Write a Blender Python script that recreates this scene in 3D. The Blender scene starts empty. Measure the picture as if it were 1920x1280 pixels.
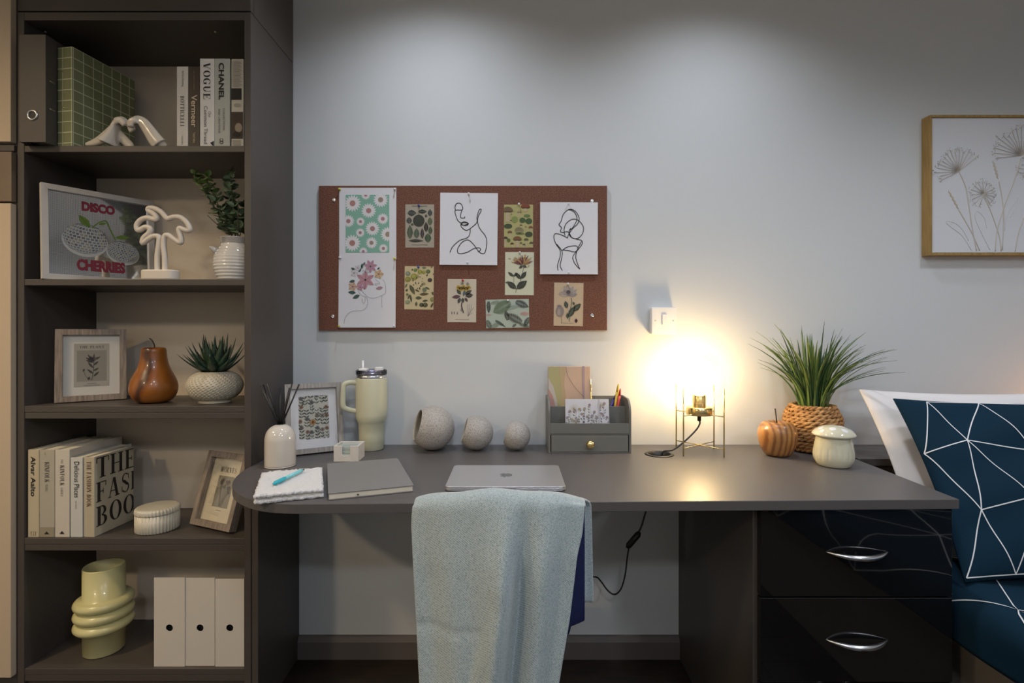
import bpy, bmesh, math, random
from mathutils import Vector, Matrix
R = math.radians
PI = math.pi
scene = bpy.context.scene
COL = scene.collection

# ---------------------------------------------------------------- camera
# The photograph is taken as 1920x1280; vanishing point at (963, 624); wall plane y = 0 is 1.85 m from the lens.
CX, CY, F, DW, ZC = 963.0, 624.0, 984.0, 1.85, 1.141
cam = bpy.data.cameras.new('camera')
cam.lens = F / 1920 * 36
cam.sensor_width = 36
cam.shift_x = -(CX - 960) / 1920
cam.shift_y = -(640 - CY) / 1920
cam.clip_start = 0.02
camo = bpy.data.objects.new('camera', cam)
COL.objects.link(camo)
camo.location = (0, -DW, ZC)
camo.rotation_euler = (R(90), 0, 0)
scene.camera = camo

# ---------------------------------------------------------------- world, exposure
w = bpy.data.worlds.new('world')
scene.world = w
w.use_nodes = True
w.node_tree.nodes['Background'].inputs[0].default_value = (0.9, 0.95, 1, 1)
w.node_tree.nodes['Background'].inputs[1].default_value = 0.15
scene.view_settings.view_transform = 'Standard'
scene.view_settings.look = 'None'
scene.view_settings.gamma = 1
scene.view_settings.use_curve_mapping = False
scene.view_settings.exposure = 0.3

# ceiling downlights: (x, y, watts, colour, cone degrees)
CEIL = 2.5
COOL, NEUT, WARM = (0.86, 0.91, 1.0), (1.0, 0.93, 0.83), (1.0, 0.76, 0.48)
DOWN = [(-.27, -.43, 25, COOL, 138), (.67, -.45, 24, COOL, 134),
        (-1.95, -1.35, 135, WARM, 150), (0.15, -1.95, 34, COOL, 172), (1.6, -.95, 50, COOL, 136),
        (-1.9, -3.0, 85, WARM, 172), (0.15, -3.3, 50, COOL, 176), (1.5, -3.0, 66, COOL, 176)]  # rear row: unseen, added for ambient light and bounce
LAMP_W = 95.0      # emission strength of the table lamp's bulb

# ---------------------------------------------------------------- helpers
def W(px, py, d):
    return Vector(((px - CX) * d / F, d - DW, ZC - (py - CY) * d / F))

def X(px, d): return (px - CX) * d / F
def Z(py, d): return ZC - (py - CY) * d / F

def lin(c): return c / 12.92 if c <= .04045 else ((c + .055) / 1.055) ** 2.4
def hexc(h): return tuple(lin(int(h[i:i+2], 16) / 255) for i in (0, 2, 4))

MATS = {}
def mat(name, col, rough=.6, metal=0.0, var=0.0, vscale=20.0, bump=0.0, bscale=200.0, coat=0.0, spec=.5, sheen=0.0):
    if name in MATS: return MATS[name]
    m = bpy.data.materials.new(name); m.use_nodes = True
    nt = m.node_tree; b = nt.nodes['Principled BSDF']
    if isinstance(col, str): col = hexc(col)
    b.inputs['Base Color'].default_value = (*col, 1)
    b.inputs['Roughness'].default_value = rough
    b.inputs['Metallic'].default_value = metal
    b.inputs['Coat Weight'].default_value = coat
    b.inputs['Specular IOR Level'].default_value = spec
    b.inputs['Sheen Weight'].default_value = sheen
    tc = nt.nodes.new('ShaderNodeTexCoord')
    if var:
        n = nt.nodes.new('ShaderNodeTexNoise'); n.inputs['Scale'].default_value = vscale; n.inputs['Detail'].default_value = 5
        nt.links.new(tc.outputs['Object'], n.inputs['Vector'])
        r = nt.nodes.new('ShaderNodeMapRange'); r.inputs[3].default_value = 1 - var; r.inputs[4].default_value = 1 + var
        nt.links.new(n.outputs[0], r.inputs[0])
        mx = nt.nodes.new('ShaderNodeVectorMath'); mx.operation = 'SCALE'; mx.inputs[0].default_value = col
        nt.links.new(r.outputs[0], mx.inputs['Scale']); nt.links.new(mx.outputs[0], b.inputs['Base Color'])
    if bump:
        n = nt.nodes.new('ShaderNodeTexNoise'); n.inputs['Scale'].default_value = bscale; n.inputs['Detail'].default_value = 4
        nt.links.new(tc.outputs['Object'], n.inputs['Vector'])
        bp = nt.nodes.new('ShaderNodeBump'); bp.inputs['Strength'].default_value = bump; bp.inputs['Distance'].default_value = .003
        nt.links.new(n.outputs[0], bp.inputs['Height']); nt.links.new(bp.outputs[0], b.inputs['Normal'])
    MATS[name] = m
    return m

def ramp_mat(name, stops, tex='noise', scale=(1, 1, 1), tscale=10, dist=0.0, detail=4, rough=.5, bump=0.0, coat=0.0):
    """two or more colours mixed by a stretched noise or wave: wood, cork, speckle"""
    if name in MATS: return MATS[name]
    m = bpy.data.materials.new(name); m.use_nodes = True
    nt = m.node_tree; b = nt.nodes['Principled BSDF']
    tc = nt.nodes.new('ShaderNodeTexCoord'); mp = nt.nodes.new('ShaderNodeMapping')
    mp.inputs['Scale'].default_value = scale
    nt.links.new(tc.outputs['Object'], mp.inputs[0])
    if tex == 'wave':
        t = nt.nodes.new('ShaderNodeTexWave'); t.inputs['Scale'].default_value = tscale; t.inputs['Distortion'].default_value = dist
        t.inputs['Detail'].default_value = detail; t.inputs['Detail Scale'].default_value = 1.2
        out = t.outputs['Fac']
    else:
        t = nt.nodes.new('ShaderNodeTexNoise'); t.inputs['Scale'].default_value = tscale; t.inputs['Detail'].default_value = detail
        t.inputs['Distortion'].default_value = dist
        out = t.outputs[0]
    nt.links.new(mp.outputs[0], t.inputs['Vector'])
    cr = nt.nodes.new('ShaderNodeValToRGB')
    for i, (p, c) in enumerate(stops):
        e = cr.color_ramp.elements[i] if i < 2 else cr.color_ramp.elements.new(p)
        e.position = p; e.color = (*hexc(c), 1)
    nt.links.new(out, cr.inputs[0]); nt.links.new(cr.outputs[0], b.inputs['Base Color'])
    b.inputs['Roughness'].default_value = rough; b.inputs['Coat Weight'].default_value = coat
    if bump:
        bp = nt.nodes.new('ShaderNodeBump'); bp.inputs['Strength'].default_value = bump; bp.inputs['Distance'].default_value = .002
        nt.links.new(out, bp.inputs['Height']); nt.links.new(bp.outputs[0], b.inputs['Normal'])
    MATS[name] = m
    return m

def emit_mat(name, col, strength):
    m = bpy.data.materials.new(name); m.use_nodes = True
    nt = m.node_tree; nt.nodes.remove(nt.nodes['Principled BSDF'])
    e = nt.nodes.new('ShaderNodeEmission'); e.inputs[0].default_value = (*col, 1); e.inputs[1].default_value = strength
    nt.links.new(e.outputs[0], nt.nodes['Material Output'].inputs[0])
    return m

def glass_mat(name, tint=(1, 1, 1), gloss=1.0):
    if name in MATS: return MATS[name]
    m = bpy.data.materials.new(name); m.use_nodes = True
    nt = m.node_tree; nt.nodes.remove(nt.nodes['Principled BSDF'])
    t = nt.nodes.new('ShaderNodeBsdfTransparent'); t.inputs[0].default_value = (*tint, 1)
    g = nt.nodes.new('ShaderNodeBsdfGlossy'); g.inputs['Roughness'].default_value = .03
    f = nt.nodes.new('ShaderNodeFresnel'); f.inputs[0].default_value = 1.45
    mul = nt.nodes.new('ShaderNodeMath'); mul.operation = 'MULTIPLY'; mul.inputs[1].default_value = gloss
    mx = nt.nodes.new('ShaderNodeMixShader')
    nt.links.new(f.outputs[0], mul.inputs[0]); nt.links.new(mul.outputs[0], mx.inputs[0])
    nt.links.new(t.outputs[0], mx.inputs[1]); nt.links.new(g.outputs[0], mx.inputs[2])
    nt.links.new(mx.outputs[0], nt.nodes['Material Output'].inputs[0])
    MATS[name] = m
    return m

def ink(h, rough=.7):
    return mat('print_' + h, h, rough)

class MB:
    def __init__(s): s.v = []; s.f = []; s.fm = []; s.ms = []; s.sm = []
    def mi(s, m):
        if m not in s.ms: s.ms.append(m)
        return s.ms.index(m)
    def add(s, vs, fs, m, smooth=False):
        o = len(s.v); k = s.mi(m)
        s.v += [tuple(v) for v in vs]
        for f in fs: s.f.append(tuple(i + o for i in f)); s.fm.append(k); s.sm.append(smooth)
        return s
    def box(s, x0, x1, y0, y1, z0, z1, m):
        vs = [(x, y, z) for x in (x0, x1) for y in (y0, y1) for z in (z0, z1)]
        return s.add(vs, [(0, 1, 3, 2), (4, 6, 7, 5), (0, 4, 5, 1), (2, 3, 7, 6), (0, 2, 6, 4), (1, 5, 7, 3)], m)
    def prism(s, pts, a0, a1, m, axis='z', smooth=False):
        """outline pts in the plane across axis, extruded from a0 to a1"""
        def P(p, a):
            return {'z': (p[0], p[1], a), 'y': (p[0], a, p[1]), 'x': (a, p[0], p[1])}[axis]
        n = len(pts)
        vs = [P(p, a0) for p in pts] + [P(p, a1) for p in pts]
        s.add(vs, [(i, (i + 1) % n, n + (i + 1) % n, n + i) for i in range(n)], m, smooth)
        s.add(vs, [tuple(range(n))[::-1], tuple(range(n, 2 * n))], m)
        return s
    def lathe(s, prof, m, n=48, c=(0, 0, 0), mod=None, smooth=True, M=None):
        """prof: (r, z) list; mod(theta, r, z) -> r"""
        vs = []
        for r, z in prof:
            for i in range(n):
                t = 2 * PI * i / n
                rr = mod(t, r, z) if mod else r
                p = Vector((rr * math.cos(t), rr * math.sin(t), z))
                if M: p = M @ p
                vs.append(p + Vector(c))
        fs = [(j * n + i, j * n + (i + 1) % n, (j + 1) * n + (i + 1) % n, (j + 1) * n + i)
              for j in range(len(prof) - 1) for i in range(n)]
        s.add(vs, fs, m, smooth)
        return s
    def tube(s, pts, rad, m, n=8, closed=False, flat=1.0, caps=True):
        pts = [Vector(p) for p in pts]; k = len(pts)
        rs = rad if isinstance(rad, (list, tuple)) else [rad] * k
        tg = []
        for i in range(k):
            if closed: t = pts[(i + 1) % k] - pts[i - 1]
            else: t = pts[min(i + 1, k - 1)] - pts[max(i - 1, 0)]
            tg.append(t.normalized() if t.length > 1e-9 else Vector((0, 0, 1)))
        up = Vector((0, 0, 1)) if abs(tg[0].z) < .9 else Vector((0, 1, 0))
        nn = (up - tg[0] * up.dot(tg[0])).normalized()
        vs = []
        for i in range(k):
            nn = nn - tg[i] * nn.dot(tg[i])
            nn = nn.normalized() if nn.length > 1e-6 else tg[i].orthogonal().normalized()
            bb = tg[i].cross(nn)
            for j in range(n):
                a = 2 * PI * j / n
                vs.append(pts[i] + nn * (rs[i] * math.cos(a)) + bb * (rs[i] * flat * math.sin(a)))
        fs = []
        for i in range(k if closed else k - 1):
            for j in range(n):
                a, b = i * n, ((i + 1) % k) * n
                fs.append((a + j, a + (j + 1) % n, b + (j + 1) % n, b + j))
        s.add(vs, fs, m, True)
        if caps and not closed:
            s.add(vs[:n], [tuple(range(n))[::-1]], m); s.add(vs[-n:], [tuple(range(n))], m)
        return s
    def build(s, name, parent=None, bevel=0.0, subsurf=0, solid=0.0, loc=None):
        me = bpy.data.meshes.new(name)
        me.from_pydata(s.v, [], s.f)
        for m in s.ms: me.materials.append(m)
        me.polygons.foreach_set('material_index', s.fm)
        me.polygons.foreach_set('use_smooth', s.sm)
        me.update()
        bm = bmesh.new(); bm.from_mesh(me)
        bmesh.ops.remove_doubles(bm, verts=bm.verts, dist=1e-6)
        bmesh.ops.recalc_face_normals(bm, faces=bm.faces); bm.to_mesh(me); bm.free()
        o = bpy.data.objects.new(name, me); COL.objects.link(o)
        if parent: o.parent = parent
        if loc: o.location = loc
        if solid:
            q = o.modifiers.new('solid', 'SOLIDIFY'); q.thickness = solid; q.offset = 0
        if bevel:
            q = o.modifiers.new('bevel', 'BEVEL'); q.width = bevel; q.segments = 2; q.limit_method = 'ANGLE'; q.angle_limit = R(40)
        if subsurf:
            q = o.modifiers.new('sub', 'SUBSURF'); q.levels = subsurf; q.render_levels = subsurf
        return o

def thing(name, label, cat, loc=(0, 0, 0), rz=0.0, group=None, rx=0.0):
    o = bpy.data.objects.new(name, None); COL.objects.link(o)
    o.location = loc; o.rotation_euler = (rx, 0, rz); o.empty_display_size = .02
    o['label'] = label; o['category'] = cat
    if group: o['group'] = group
    return o
def tag(o, label, cat, group=None):
    o['label'] = label; o['category'] = cat
    if group: o['group'] = group
    return o
def struct(o): o['kind'] = 'structure'; return o

def catmull(pts, n=6, closed=False):
    P = [Vector(p) for p in pts]; out = []; k = len(P)
    rng = range(k) if closed else range(k - 1)
    for i in rng:
        if closed: a, b, c, d = P[i - 1], P[i], P[(i + 1) % k], P[(i + 2) % k]
        else: a, b, c, d = P[max(i - 1, 0)], P[i], P[i + 1], P[min(i + 2, k - 1)]
        for j in range(n):
            t = j / n
            out.append(.5 * (2 * b + (c - a) * t + (2 * a - 5 * b + 4 * c - d) * t * t + (3 * b - a - 3 * c + d) * t ** 3))
    if not closed: out.append(P[-1])
    return out

def rrect(x0, x1, y0, y1, r, n=5):
    pts = []
    for cx, cy, a in ((x1 - r, y0 + r, -90), (x1 - r, y1 - r, 0), (x0 + r, y1 - r, 90), (x0 + r, y0 + r, 180)):
        for i in range(n + 1):
            t = R(a + 90 * i / n); pts.append((cx + r * math.cos(t), cy + r * math.sin(t)))
    return pts

# ---- flat print on a sheet: u right, v up, clipped to a rectangle
class Sheet:
    def __init__(s, O, U, V, N, clip=None):
        s.O, s.U, s.V, s.N = Vector(O), Vector(U), Vector(V), Vector(N); s.mb = MB(); s.clip = clip; s.extra = []
    def P(s, u, v, l): return s.O + s.U * u + s.V * v + s.N * (.00018 * l)
    def poly(s, pts, m, l=1, clip=True):
        pts = [(p[0], p[1]) for p in pts]
        if clip and s.clip:
            x0, x1, y0, y1 = s.clip
            for ax, lim, sg in ((0, x0, 1), (0, x1, -1), (1, y0, 1), (1, y1, -1)):
                out = []
                for i in range(len(pts)):
                    a, b = pts[i - 1], pts[i]
                    ia, ib = sg * (a[ax] - lim) >= 0, sg * (b[ax] - lim) >= 0
                    if ia != ib:
                        t = (lim - a[ax]) / (b[ax] - a[ax])
                        out.append((a[0] + (b[0] - a[0]) * t, a[1] + (b[1] - a[1]) * t))
                    if ib: out.append(b)
                pts = out
                if len(pts) < 3: return s
        # drop duplicate points
        q = []
        for p in pts:
            if not q or abs(p[0] - q[-1][0]) + abs(p[1] - q[-1][1]) > 1e-6: q.append(p)
        if len(q) < 3: return s
        s.mb.add([s.P(p[0], p[1], l) for p in q], [tuple(range(len(q)))], m)
        return s
    def rect(s, u0, u1, v0, v1, m, l=1): return s.poly([(u0, v0), (u1, v0), (u1, v1), (u0, v1)], m, l)
    def ell(s, u, v, ru, rv, m, l=2, a=0.0, n=16):
        ca, sa = math.cos(a), math.sin(a); pts = []
        for i in range(n):
            t = 2 * PI * i / n; x, y = ru * math.cos(t), rv * math.sin(t)
            pts.append((u + x * ca - y * sa, v + x * sa + y * ca))
        return s.poly(pts, m, l)
    def leaf(s, u, v, a, L, wd, m, l=2, vein=None):
        ca, sa = math.cos(a), math.sin(a); pts = []
        prof = [(0, 0), (.2, .34), (.45, .5), (.7, .38), (.9, .14), (1, 0), (.9, -.14), (.7, -.38), (.45, -.5), (.2, -.34)]
        for x, y in prof: pts.append((u + L * x * ca - wd * y * sa, v + L * x * sa + wd * y * ca))
        s.poly(pts, m, l)
        if vein: s.stroke([(u, v), (u + L * .9 * ca, v + L * .9 * sa)], wd * .07, vein, l + 1)
        return s
    def stroke(s, pts, wd, m, l=3, smooth=True):
        P = catmull([(p[0], p[1], 0) for p in pts], 6) if smooth and len(pts) > 2 else [Vector((p[0], p[1], 0)) for p in pts]
        for i in range(len(P) - 1):
            t = P[i + 1] - P[i]
            if t.length < 1e-7: continue
            t = t.normalized() * wd * .25
            n = Vector((-t.y, t.x, 0)) * 2
            a, b = P[i] - t, P[i + 1] + t
            s.poly([a + n, a - n, b - n, b + n], m, l + (i % 2) * .15)
        return s
    def build(s, name, parent):
        for mb in s.extra:
            if mb.f: mb.build('lettering', parent)
        return s.mb.build(name, parent) if s.mb.f else None

# ---- high-contrast serif capitals drawn as polygons (cap height 1)
def serif_glyph(ch):
    T, h, P = .2, .045, []
    def r(x0, x1, y0, y1): P.append([(x0, y0), (x1, y0), (x1, y1), (x0, y1)])
    def stem(x, wd=T, top=True, bot=True, y0=0, y1=1):
        r(x, x + wd, y0, y1)
        if bot: r(x - .09, x + wd + .09, 0, h)
        if top: r(x - .09, x + wd + .09, 1 - h, 1)
    def dg(x0, y0, x1, y1, wd): P.append([(x0, y0), (x0 + wd, y0), (x1 + wd, y1), (x1, y1)])
    def ring(cx, cy, rx, ry, wx, wy, a0=0, a1=360, n=28):
        for i in range(n):
            a, b = R(a0 + (a1 - a0) * i / n), R(a0 + (a1 - a0) * (i + 1) / n)
            f = lambda q, k: (cx + (rx - wx * k) * math.cos(q), cy + (ry - wy * k) * math.sin(q))
            P.append([f(a, 0), f(b, 0), f(b, 1), f(a, 1)])
    wd = .8
    if ch == 'T': r(0, .84, 1 - h, 1); stem(.32); r(0, .05, .74, 1); r(.79, .84, .74, 1); wd = .84
    elif ch == 'H': stem(.1); stem(.66); r(.3, .66, .48, .48 + h); wd = .96
    elif ch == 'I': stem(.1); wd = .4
    elif ch in 'EFL':
        stem(.1); wd = .78
        if ch != 'L': r(.1, .72, 1 - h, 1); r(.68, .73, .74, 1); r(.3, .54, .49, .49 + h); r(.5, .54, .38, .64)
        if ch != 'F': r(.1, .74, 0, h); r(.7, .75, 0, .28)
    elif ch == 'A': dg(.08, 0, .4, 1, .06); dg(.62, 0, .36, 1, .2); r(.2, .62, .3, .3 + h); r(0, .24, 0, h); r(.52, .92, 0, h); wd = .92
    elif ch == 'V': dg(.3, 0, .06, 1, .2); dg(.4, 0, .72, 1, .06); r(0, .36, 1 - h, 1); r(.62, .88, 1 - h, 1); wd = .88
    elif ch == 'W':
        dg(.26, 0, .06, 1, .18); dg(.36, 0, .6, 1, .05); dg(.72, 0, .52, 1, .18); dg(.84, 0, 1.1, 1, .05)
        r(0, .32, 1 - h, 1); r(1.0, 1.25, 1 - h, 1); wd = 1.25
    elif ch == 'N': stem(.1, .06); dg(.62, 0, .08, 1, .22); stem(.74, .06, bot=False); wd = .9
    elif ch == 'M': stem(.1, .06); dg(.44, 0, .1, 1, .2); dg(.5, 0, .84, 1, .06); stem(.86, .2); wd = 1.15
    elif ch == 'O': ring(.45, .5, .43, .52, .2, .04); wd = .9
    elif ch in 'CG':
        ring(.45, .5, .43, .52, .2, .04, 48, 312); r(.72, .77, .68, .98); wd = .82
        if ch == 'G': r(.58, .76, .04, .42); r(.5, .84, .42, .42 + h); wd = .9
        else: r(.72, .77, .04, .3)
    elif ch == 'U': stem(.1, .2, bot=False, y0=.28); stem(.68, .06, bot=False, y0=.28); ring(.42, .3, .32, .32, .19, .05, 180, 360); wd = .88
    elif ch == 'B': stem(.1); ring(.36, .755, .32, .245, .17, .045, -90, 90); ring(.38, .265, .36, .265, .19, .045, -90, 90); wd = .8
    elif ch == 'P': stem(.1); ring(.36, .74, .34, .26, .18, .045, -90, 90); wd = .76
    elif ch == 'R': stem(.1); ring(.36, .75, .32, .25, .17, .045, -90, 90); dg(.62, 0, .34, .52, .2); wd = .88
    elif ch == 'K': stem(.1); dg(.3, .38, .66, 1, .06); dg(.62, 0, .4, .56, .22); r(.55, .88, 1 - h, 1); r(.56, .9, 0, h); wd = .92
    elif ch == 'D': stem(.1); ring(.36, .5, .46, .5, .2, .045, -90, 90); wd = .88
    elif ch == 'S':
        ring(.36, .75, .28, .27, .1, .05, 40, 250); ring(.36, .26, .3, .28, .1, .05, -150, 70)
        dg(.42, .36, .1, .66, .22); r(.58, .62, .7, .97); r(.06, .1, .04, .34); wd = .7
    elif ch == ' ': wd = .4
    return P, wd

_fontcache = {}
def font_polys(txt, offset=0.0):
    key = (txt, offset)
    if key in _fontcache: return _fontcache[key]
    cu = bpy.data.curves.new('lettering', 'FONT'); cu.body = txt; cu.size = 1; cu.offset = offset
    cu.resolution_u = 3
    o = bpy.data.objects.new('lettering', cu); COL.objects.link(o)
    dg = bpy.context.evaluated_depsgraph_get()
    me = bpy.data.meshes.new_from_object(o.evaluated_get(dg))
    vs = [v.co.copy() for v in me.vertices]; fs = [tuple(p.vertices) for p in me.polygons]
    bpy.data.objects.remove(o); bpy.data.curves.remove(cu); bpy.data.meshes.remove(me)
    _fontcache[key] = (vs, fs)
    return vs, fs

def text(sh, txt, u, v, L, h, m, l=3, serif=False, rot=0.0, bold=0.0, clip=True):
    """lettering from (u, v), run length L, letter height h, turned by rot"""
    ca, sa = math.cos(rot), math.sin(rot)
    polys = []
    if serif:
        x = 0
        for ch in txt:
            P, wd = serif_glyph(ch)
            polys += [[(p[0] + x, p[1]) for p in q] for q in P]; x += wd + .1
    else:
        vs, fs = font_polys(txt, bold)
        polys = [[(vs[i].x, vs[i].y) for i in f] for f in fs]
    xs = [p[0] for q in polys for p in q]; ys = [p[1] for q in polys for p in q]
    x0, x1, y0, y1 = min(xs), max(xs), min(ys), max(ys)
    keep = sh.mb; sh.mb = MB(); sh.extra.append(sh.mb)      # each line of lettering is a part of its own
    for k, q in enumerate(polys):
        pts = []
        for p in q:
            a, b = (p[0] - x0) / (x1 - x0) * L, (p[1] - y0) / (y1 - y0) * h
            pts.append((u + a * ca - b * sa, v + a * sa + b * ca))
        sh.poly(pts, m, l + ((k % 3) * .1 if serif else 0), clip)
    sh.mb = keep

# ================================================================ the room
XL, XR, YB = -2.7, 2.75, -4.3
M_wall = mat('wall_paint', (.60, .62, .63), .75, var=.02, vscale=3, bump=.08, bscale=350)
M_ceil = mat('ceiling_paint', (.75, .75, .74), .8)
M_lam = mat('umber_grey_laminate', (.066, .056, .049), .42, var=.05, vscale=40, bump=.05, bscale=500)
M_desk = mat('desk_laminate', (.098, .091, .091), .40, var=.05, vscale=60, bump=.04, bscale=600)
M_back = mat('taupe_back_board', (.58, .50, .40), .6)
M_base = mat('baseboard_paint', (.13, .112, .105), .45, var=.08, vscale=12)
M_black = mat('black_plastic', (.012, .012, .013), .4)
M_brass = mat('brass', (.80, .62, .28), .2, 1.0)
M_steel = mat('brushed_steel', (.72, .72, .74), .22, 1.0)
M_white = mat('white_plastic', (.78, .78, .77), .35)
M_paper = mat('white_paper', (.68, .68, .71), .7)
M_pages = mat('book_pages', (.72, .68, .56), .8, var=.06, vscale=300)
M_frame = ramp_mat('grey_brown_wood', [(.3, '6f6358'), (.7, '9a8c7e')], scale=(60, 60, 6), tscale=3, detail=6, rough=.6, bump=.15)
M_glass = glass_mat('clear_glass', gloss=.3)
M_pglass = glass_mat('picture_glass', gloss=.35)
M_plank = ramp_mat('dark_oak', [(.3, '17110d'), (.7, '32261d')], scale=(2, 30, 30), tscale=4, detail=6, rough=.32, bump=.1)

struct(MB().box(XL, XR, 0, .12, -.05, CEIL + .1, M_wall).build('wall_back'))
struct(MB().box(XL - .12, XL, YB, .12, -.05, CEIL + .1, M_wall).build('wall_left'))
struct(MB().box(XR, XR + .12, YB, .12, -.05, CEIL + .1, M_wall).build('wall_right'))
struct(MB().box(XL, XR, YB - .12, YB, -.05, CEIL + .1, M_wall).build('wall_front'))
struct(MB().box(XL, XR, YB, 0, CEIL, CEIL + .1, M_ceil).build('ceiling'))
floor = struct(MB().box(XL, XR, YB, 0, -.06, -.012, M_black).build('floor'))
PWID, PLEN = .145, 1.37
pm = MB().box(0, PLEN - .0025, 0, PWID - .0025, -.012, 0, M_plank).build('plank', floor, bevel=.0012)
pm.location = (XL, -PWID, 0)
row = 0; y = -PWID
while y > YB:
    x = XL - (row * .47) % PLEN
    while x < XR - .01:
        if not (row == 0 and abs(x - XL) < 1e-6) and x > XL - .01 and x + PLEN < XR + .01:
            q = pm.copy(); COL.objects.link(q); q.location = (x, y, 0)
        elif not (row == 0 and abs(x - XL) < 1e-6):
            a, b = max(x, XL), min(x + PLEN - .0025, XR)
            if b - a > .02:
                q = MB().box(0, b - a, 0, PWID - .0025, -.012, 0, M_plank).build('plank', floor, bevel=.0012); q.location = (a, y, 0)
        x += PLEN
    y -= PWID; row += 1
# baseboard with a bevelled top, behind the knee space
struct(MB().prism([(0, 0), (-.017, 0), (-.017, .060), (-.010, .078), (0, .078)], -.756, .581, M_base, 'x').build('baseboard_back'))

# ceiling downlights
M_lens = emit_mat('downlight_lens', (1, .95, .88), 6)
for i, (x, y, wt, c, ang) in enumerate(DOWN):
    lab = 'white recessed ceiling downlight above the ' + ['corkboard', 'table lamp', 'wardrobe side of the room', 'desk chair',
           'bed', 'rear of the room, wardrobe side, added as ambient fill', 'rear middle of the room, added as ambient fill', 'rear of the room, bed side, added as ambient fill'][i]
    t = thing('ceiling_downlight', lab, 'downlight', (x, y, CEIL), group='ceiling downlights')
    MB().lathe([(.032, -.001), (.032, -.006), (.046, -.006), (.05, 0)], M_white, 32).build('trim_ring', t)
    MB().lathe([(.0005, -.002), (.031, -.002)], M_lens, 24).build('lens', t)
    L = bpy.data.lights.new('downlight', 'SPOT'); L.energy = wt; L.color = c; L.spot_size = R(ang); L.spot_blend = 1.0 if ang < 160 else .5
    L.shadow_soft_size = .035 if i < 2 else .12
    lo = bpy.data.objects.new('spot', L); COL.objects.link(lo); lo.parent = t; lo.location = (0, 0, -.012)

# ================================================================ bookcase, wardrobe, overhead cabinet
DF = 1.55                      # distance of the shelf fronts from the lens
YF = DF - DW                   # -0.30
XI0, XI1 = X(45, DF), X(458, DF)
XO0, XO1 = XI0 - .020, -.776
SH = [1.694, 1.300, .925, .535, .149]     # shelf tops
YBK = -.031
bk = thing('bookcase', 'tall dark umber-grey built-in bookcase with five open shelves beside the desk', 'bookcase', ((XO0 + XO1) / 2, YF / 2, 0))
ox, oy = bk.location.x, bk.location.y
def bpart(name, x0, x1, y0, y1, z0, z1, m=M_lam, bv=.0012):
    return MB().box(x0 - ox, x1 - ox, y0 - oy, y1 - oy, z0, z1, m).build(name, bk, bevel=bv)
bpart('side_panel', XO0, XI0, YF, -.002, 0, 2.088)
bpart('side_panel', XI1, XO1, YF, -.002, 0, 2.088)
bpart('top_panel', XI0, XI1, YF, -.002, 2.064, 2.088)
bpart('back_panel', XI0, XI1, YBK, -.004, .05, 2.064, M_back, 0)
for i, z in enumerate(SH):
    bpart('shelf', XI0, XI1, YF + .001, YBK, z - .0185, z)
    if i >= 2: bpart('shelf_rail', XI0, XI1, YF + .002, YBK, z - .0375, z - .0195)
bpart('plinth', XI0, XI1, YF + .012, YF + .03, 0, .110)
# shelf-pin holes and fixing caps as small studs
M_stud = mat('steel_stud', (.6, .58, .55), .4, 1.0)
for px, py in ((85, 43), (404, 38)):
    p = W(px, py, DF + .06)
    MB().lathe([(.0005, -.002), (.003, -.002), (.0035, 0)], M_stud, 10, c=(p.x - ox, p.y - oy, 2.064)).build('shelf_stud', bk)

oc = thing('overhead_cabinet', 'dark umber-grey overhead cabinet above the bookcase, reaching the ceiling', 'cabinet', (ox, oy, 2.09))
MB().box(XI0 - .02 - ox, XO1 - ox, YF + .02 - oy, -.002 - oy, 0, CEIL - 2.092, M_lam).build('body', oc, bevel=.001)
MB().box(XI0 - .018 - ox, XO1 - .001 - ox, YF - oy, YF + .019 - oy, .002, CEIL - 2.096, M_lam).build('door', oc, bevel=.001)

M_beige = mat('beige_lacquer', (.50, .40, .29), .35)
wx0 = XL + .005
wr = thing('wardrobe', 'tall wardrobe with beige doors and a dark middle drawer, left of the bookcase', 'wardrobe', ((wx0 + XO0) / 2, oy, 0))
def wpart(name, x0, x1, y0, y1, z0, z1, m, bv=.0015):
    return MB().box(x0 - wr.location.x, x1 - wr.location.x, y0 - oy, y1 - oy, z0, z1, m).build(name, wr, bevel=bv)
wpart('body', wx0, XO0 - .001, YF + .004, -.002, 0, CEIL - .004, M_lam)
wxm = (wx0 + XO0) / 2
for a, b in ((wx0 + .01, wxm - .002), (wxm + .002, XO0 - .004)):
    wpart('door', a, b, YF - .016, YF + .003, 1.700, CEIL - .03, M_beige)
    wpart('door', a, b, YF - .016, YF + .003, .133, 1.520, M_beige)
    wpart('drawer_front', a, b, YF - .014, YF + .003, 1.526, 1.672, mat('brown_grain_laminate', (.17, .125, .085), .45, var=.12, vscale=25))
    wpart('rail', a, b, YF - .006, YF + .003, 1.676, 1.694, M_lam)

# ================================================================ desk
ZD = .748
dk = thing('desk', 'long dark grey desk with a rounded end, a support panel and a drawer pedestal', 'desk', (0.1, -.3, 0))
def dpart(mb, name, bevel=.0012, parent=dk):
    mb.v = [(v[0] - .1, v[1] + .3, v[2]) for v in mb.v]
    return mb.build(name, parent, bevel=bevel)
out = [(-.7745, -.002), (-.7745, -.3015)]
for i in range(1, 20):
    t = PI + (PI / 2) * i / 19
    out.append((-.5 + .2745 * math.cos(t), -.3015 + .3425 * math.sin(t)))
out += [(1.053, -.61), (1.075, -.002)]
HX, HY, HR = X(1236, 1.70), 1.70 - DW, .038     # cable hole
bm = bmesh.new()
hole = [(HX + HR * math.cos(2 * PI * i / 28), HY + HR * math.sin(2 * PI * i / 28)) for i in range(28)]
def loop(pts, z):
    vs = [bm.verts.new((p[0] - .1, p[1] + .3, z)) for p in pts]
    es = [bm.edges.new((vs[i], vs[(i + 1) % len(vs)])) for i in range(len(vs))]
    return vs, es
TH = .023
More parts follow.
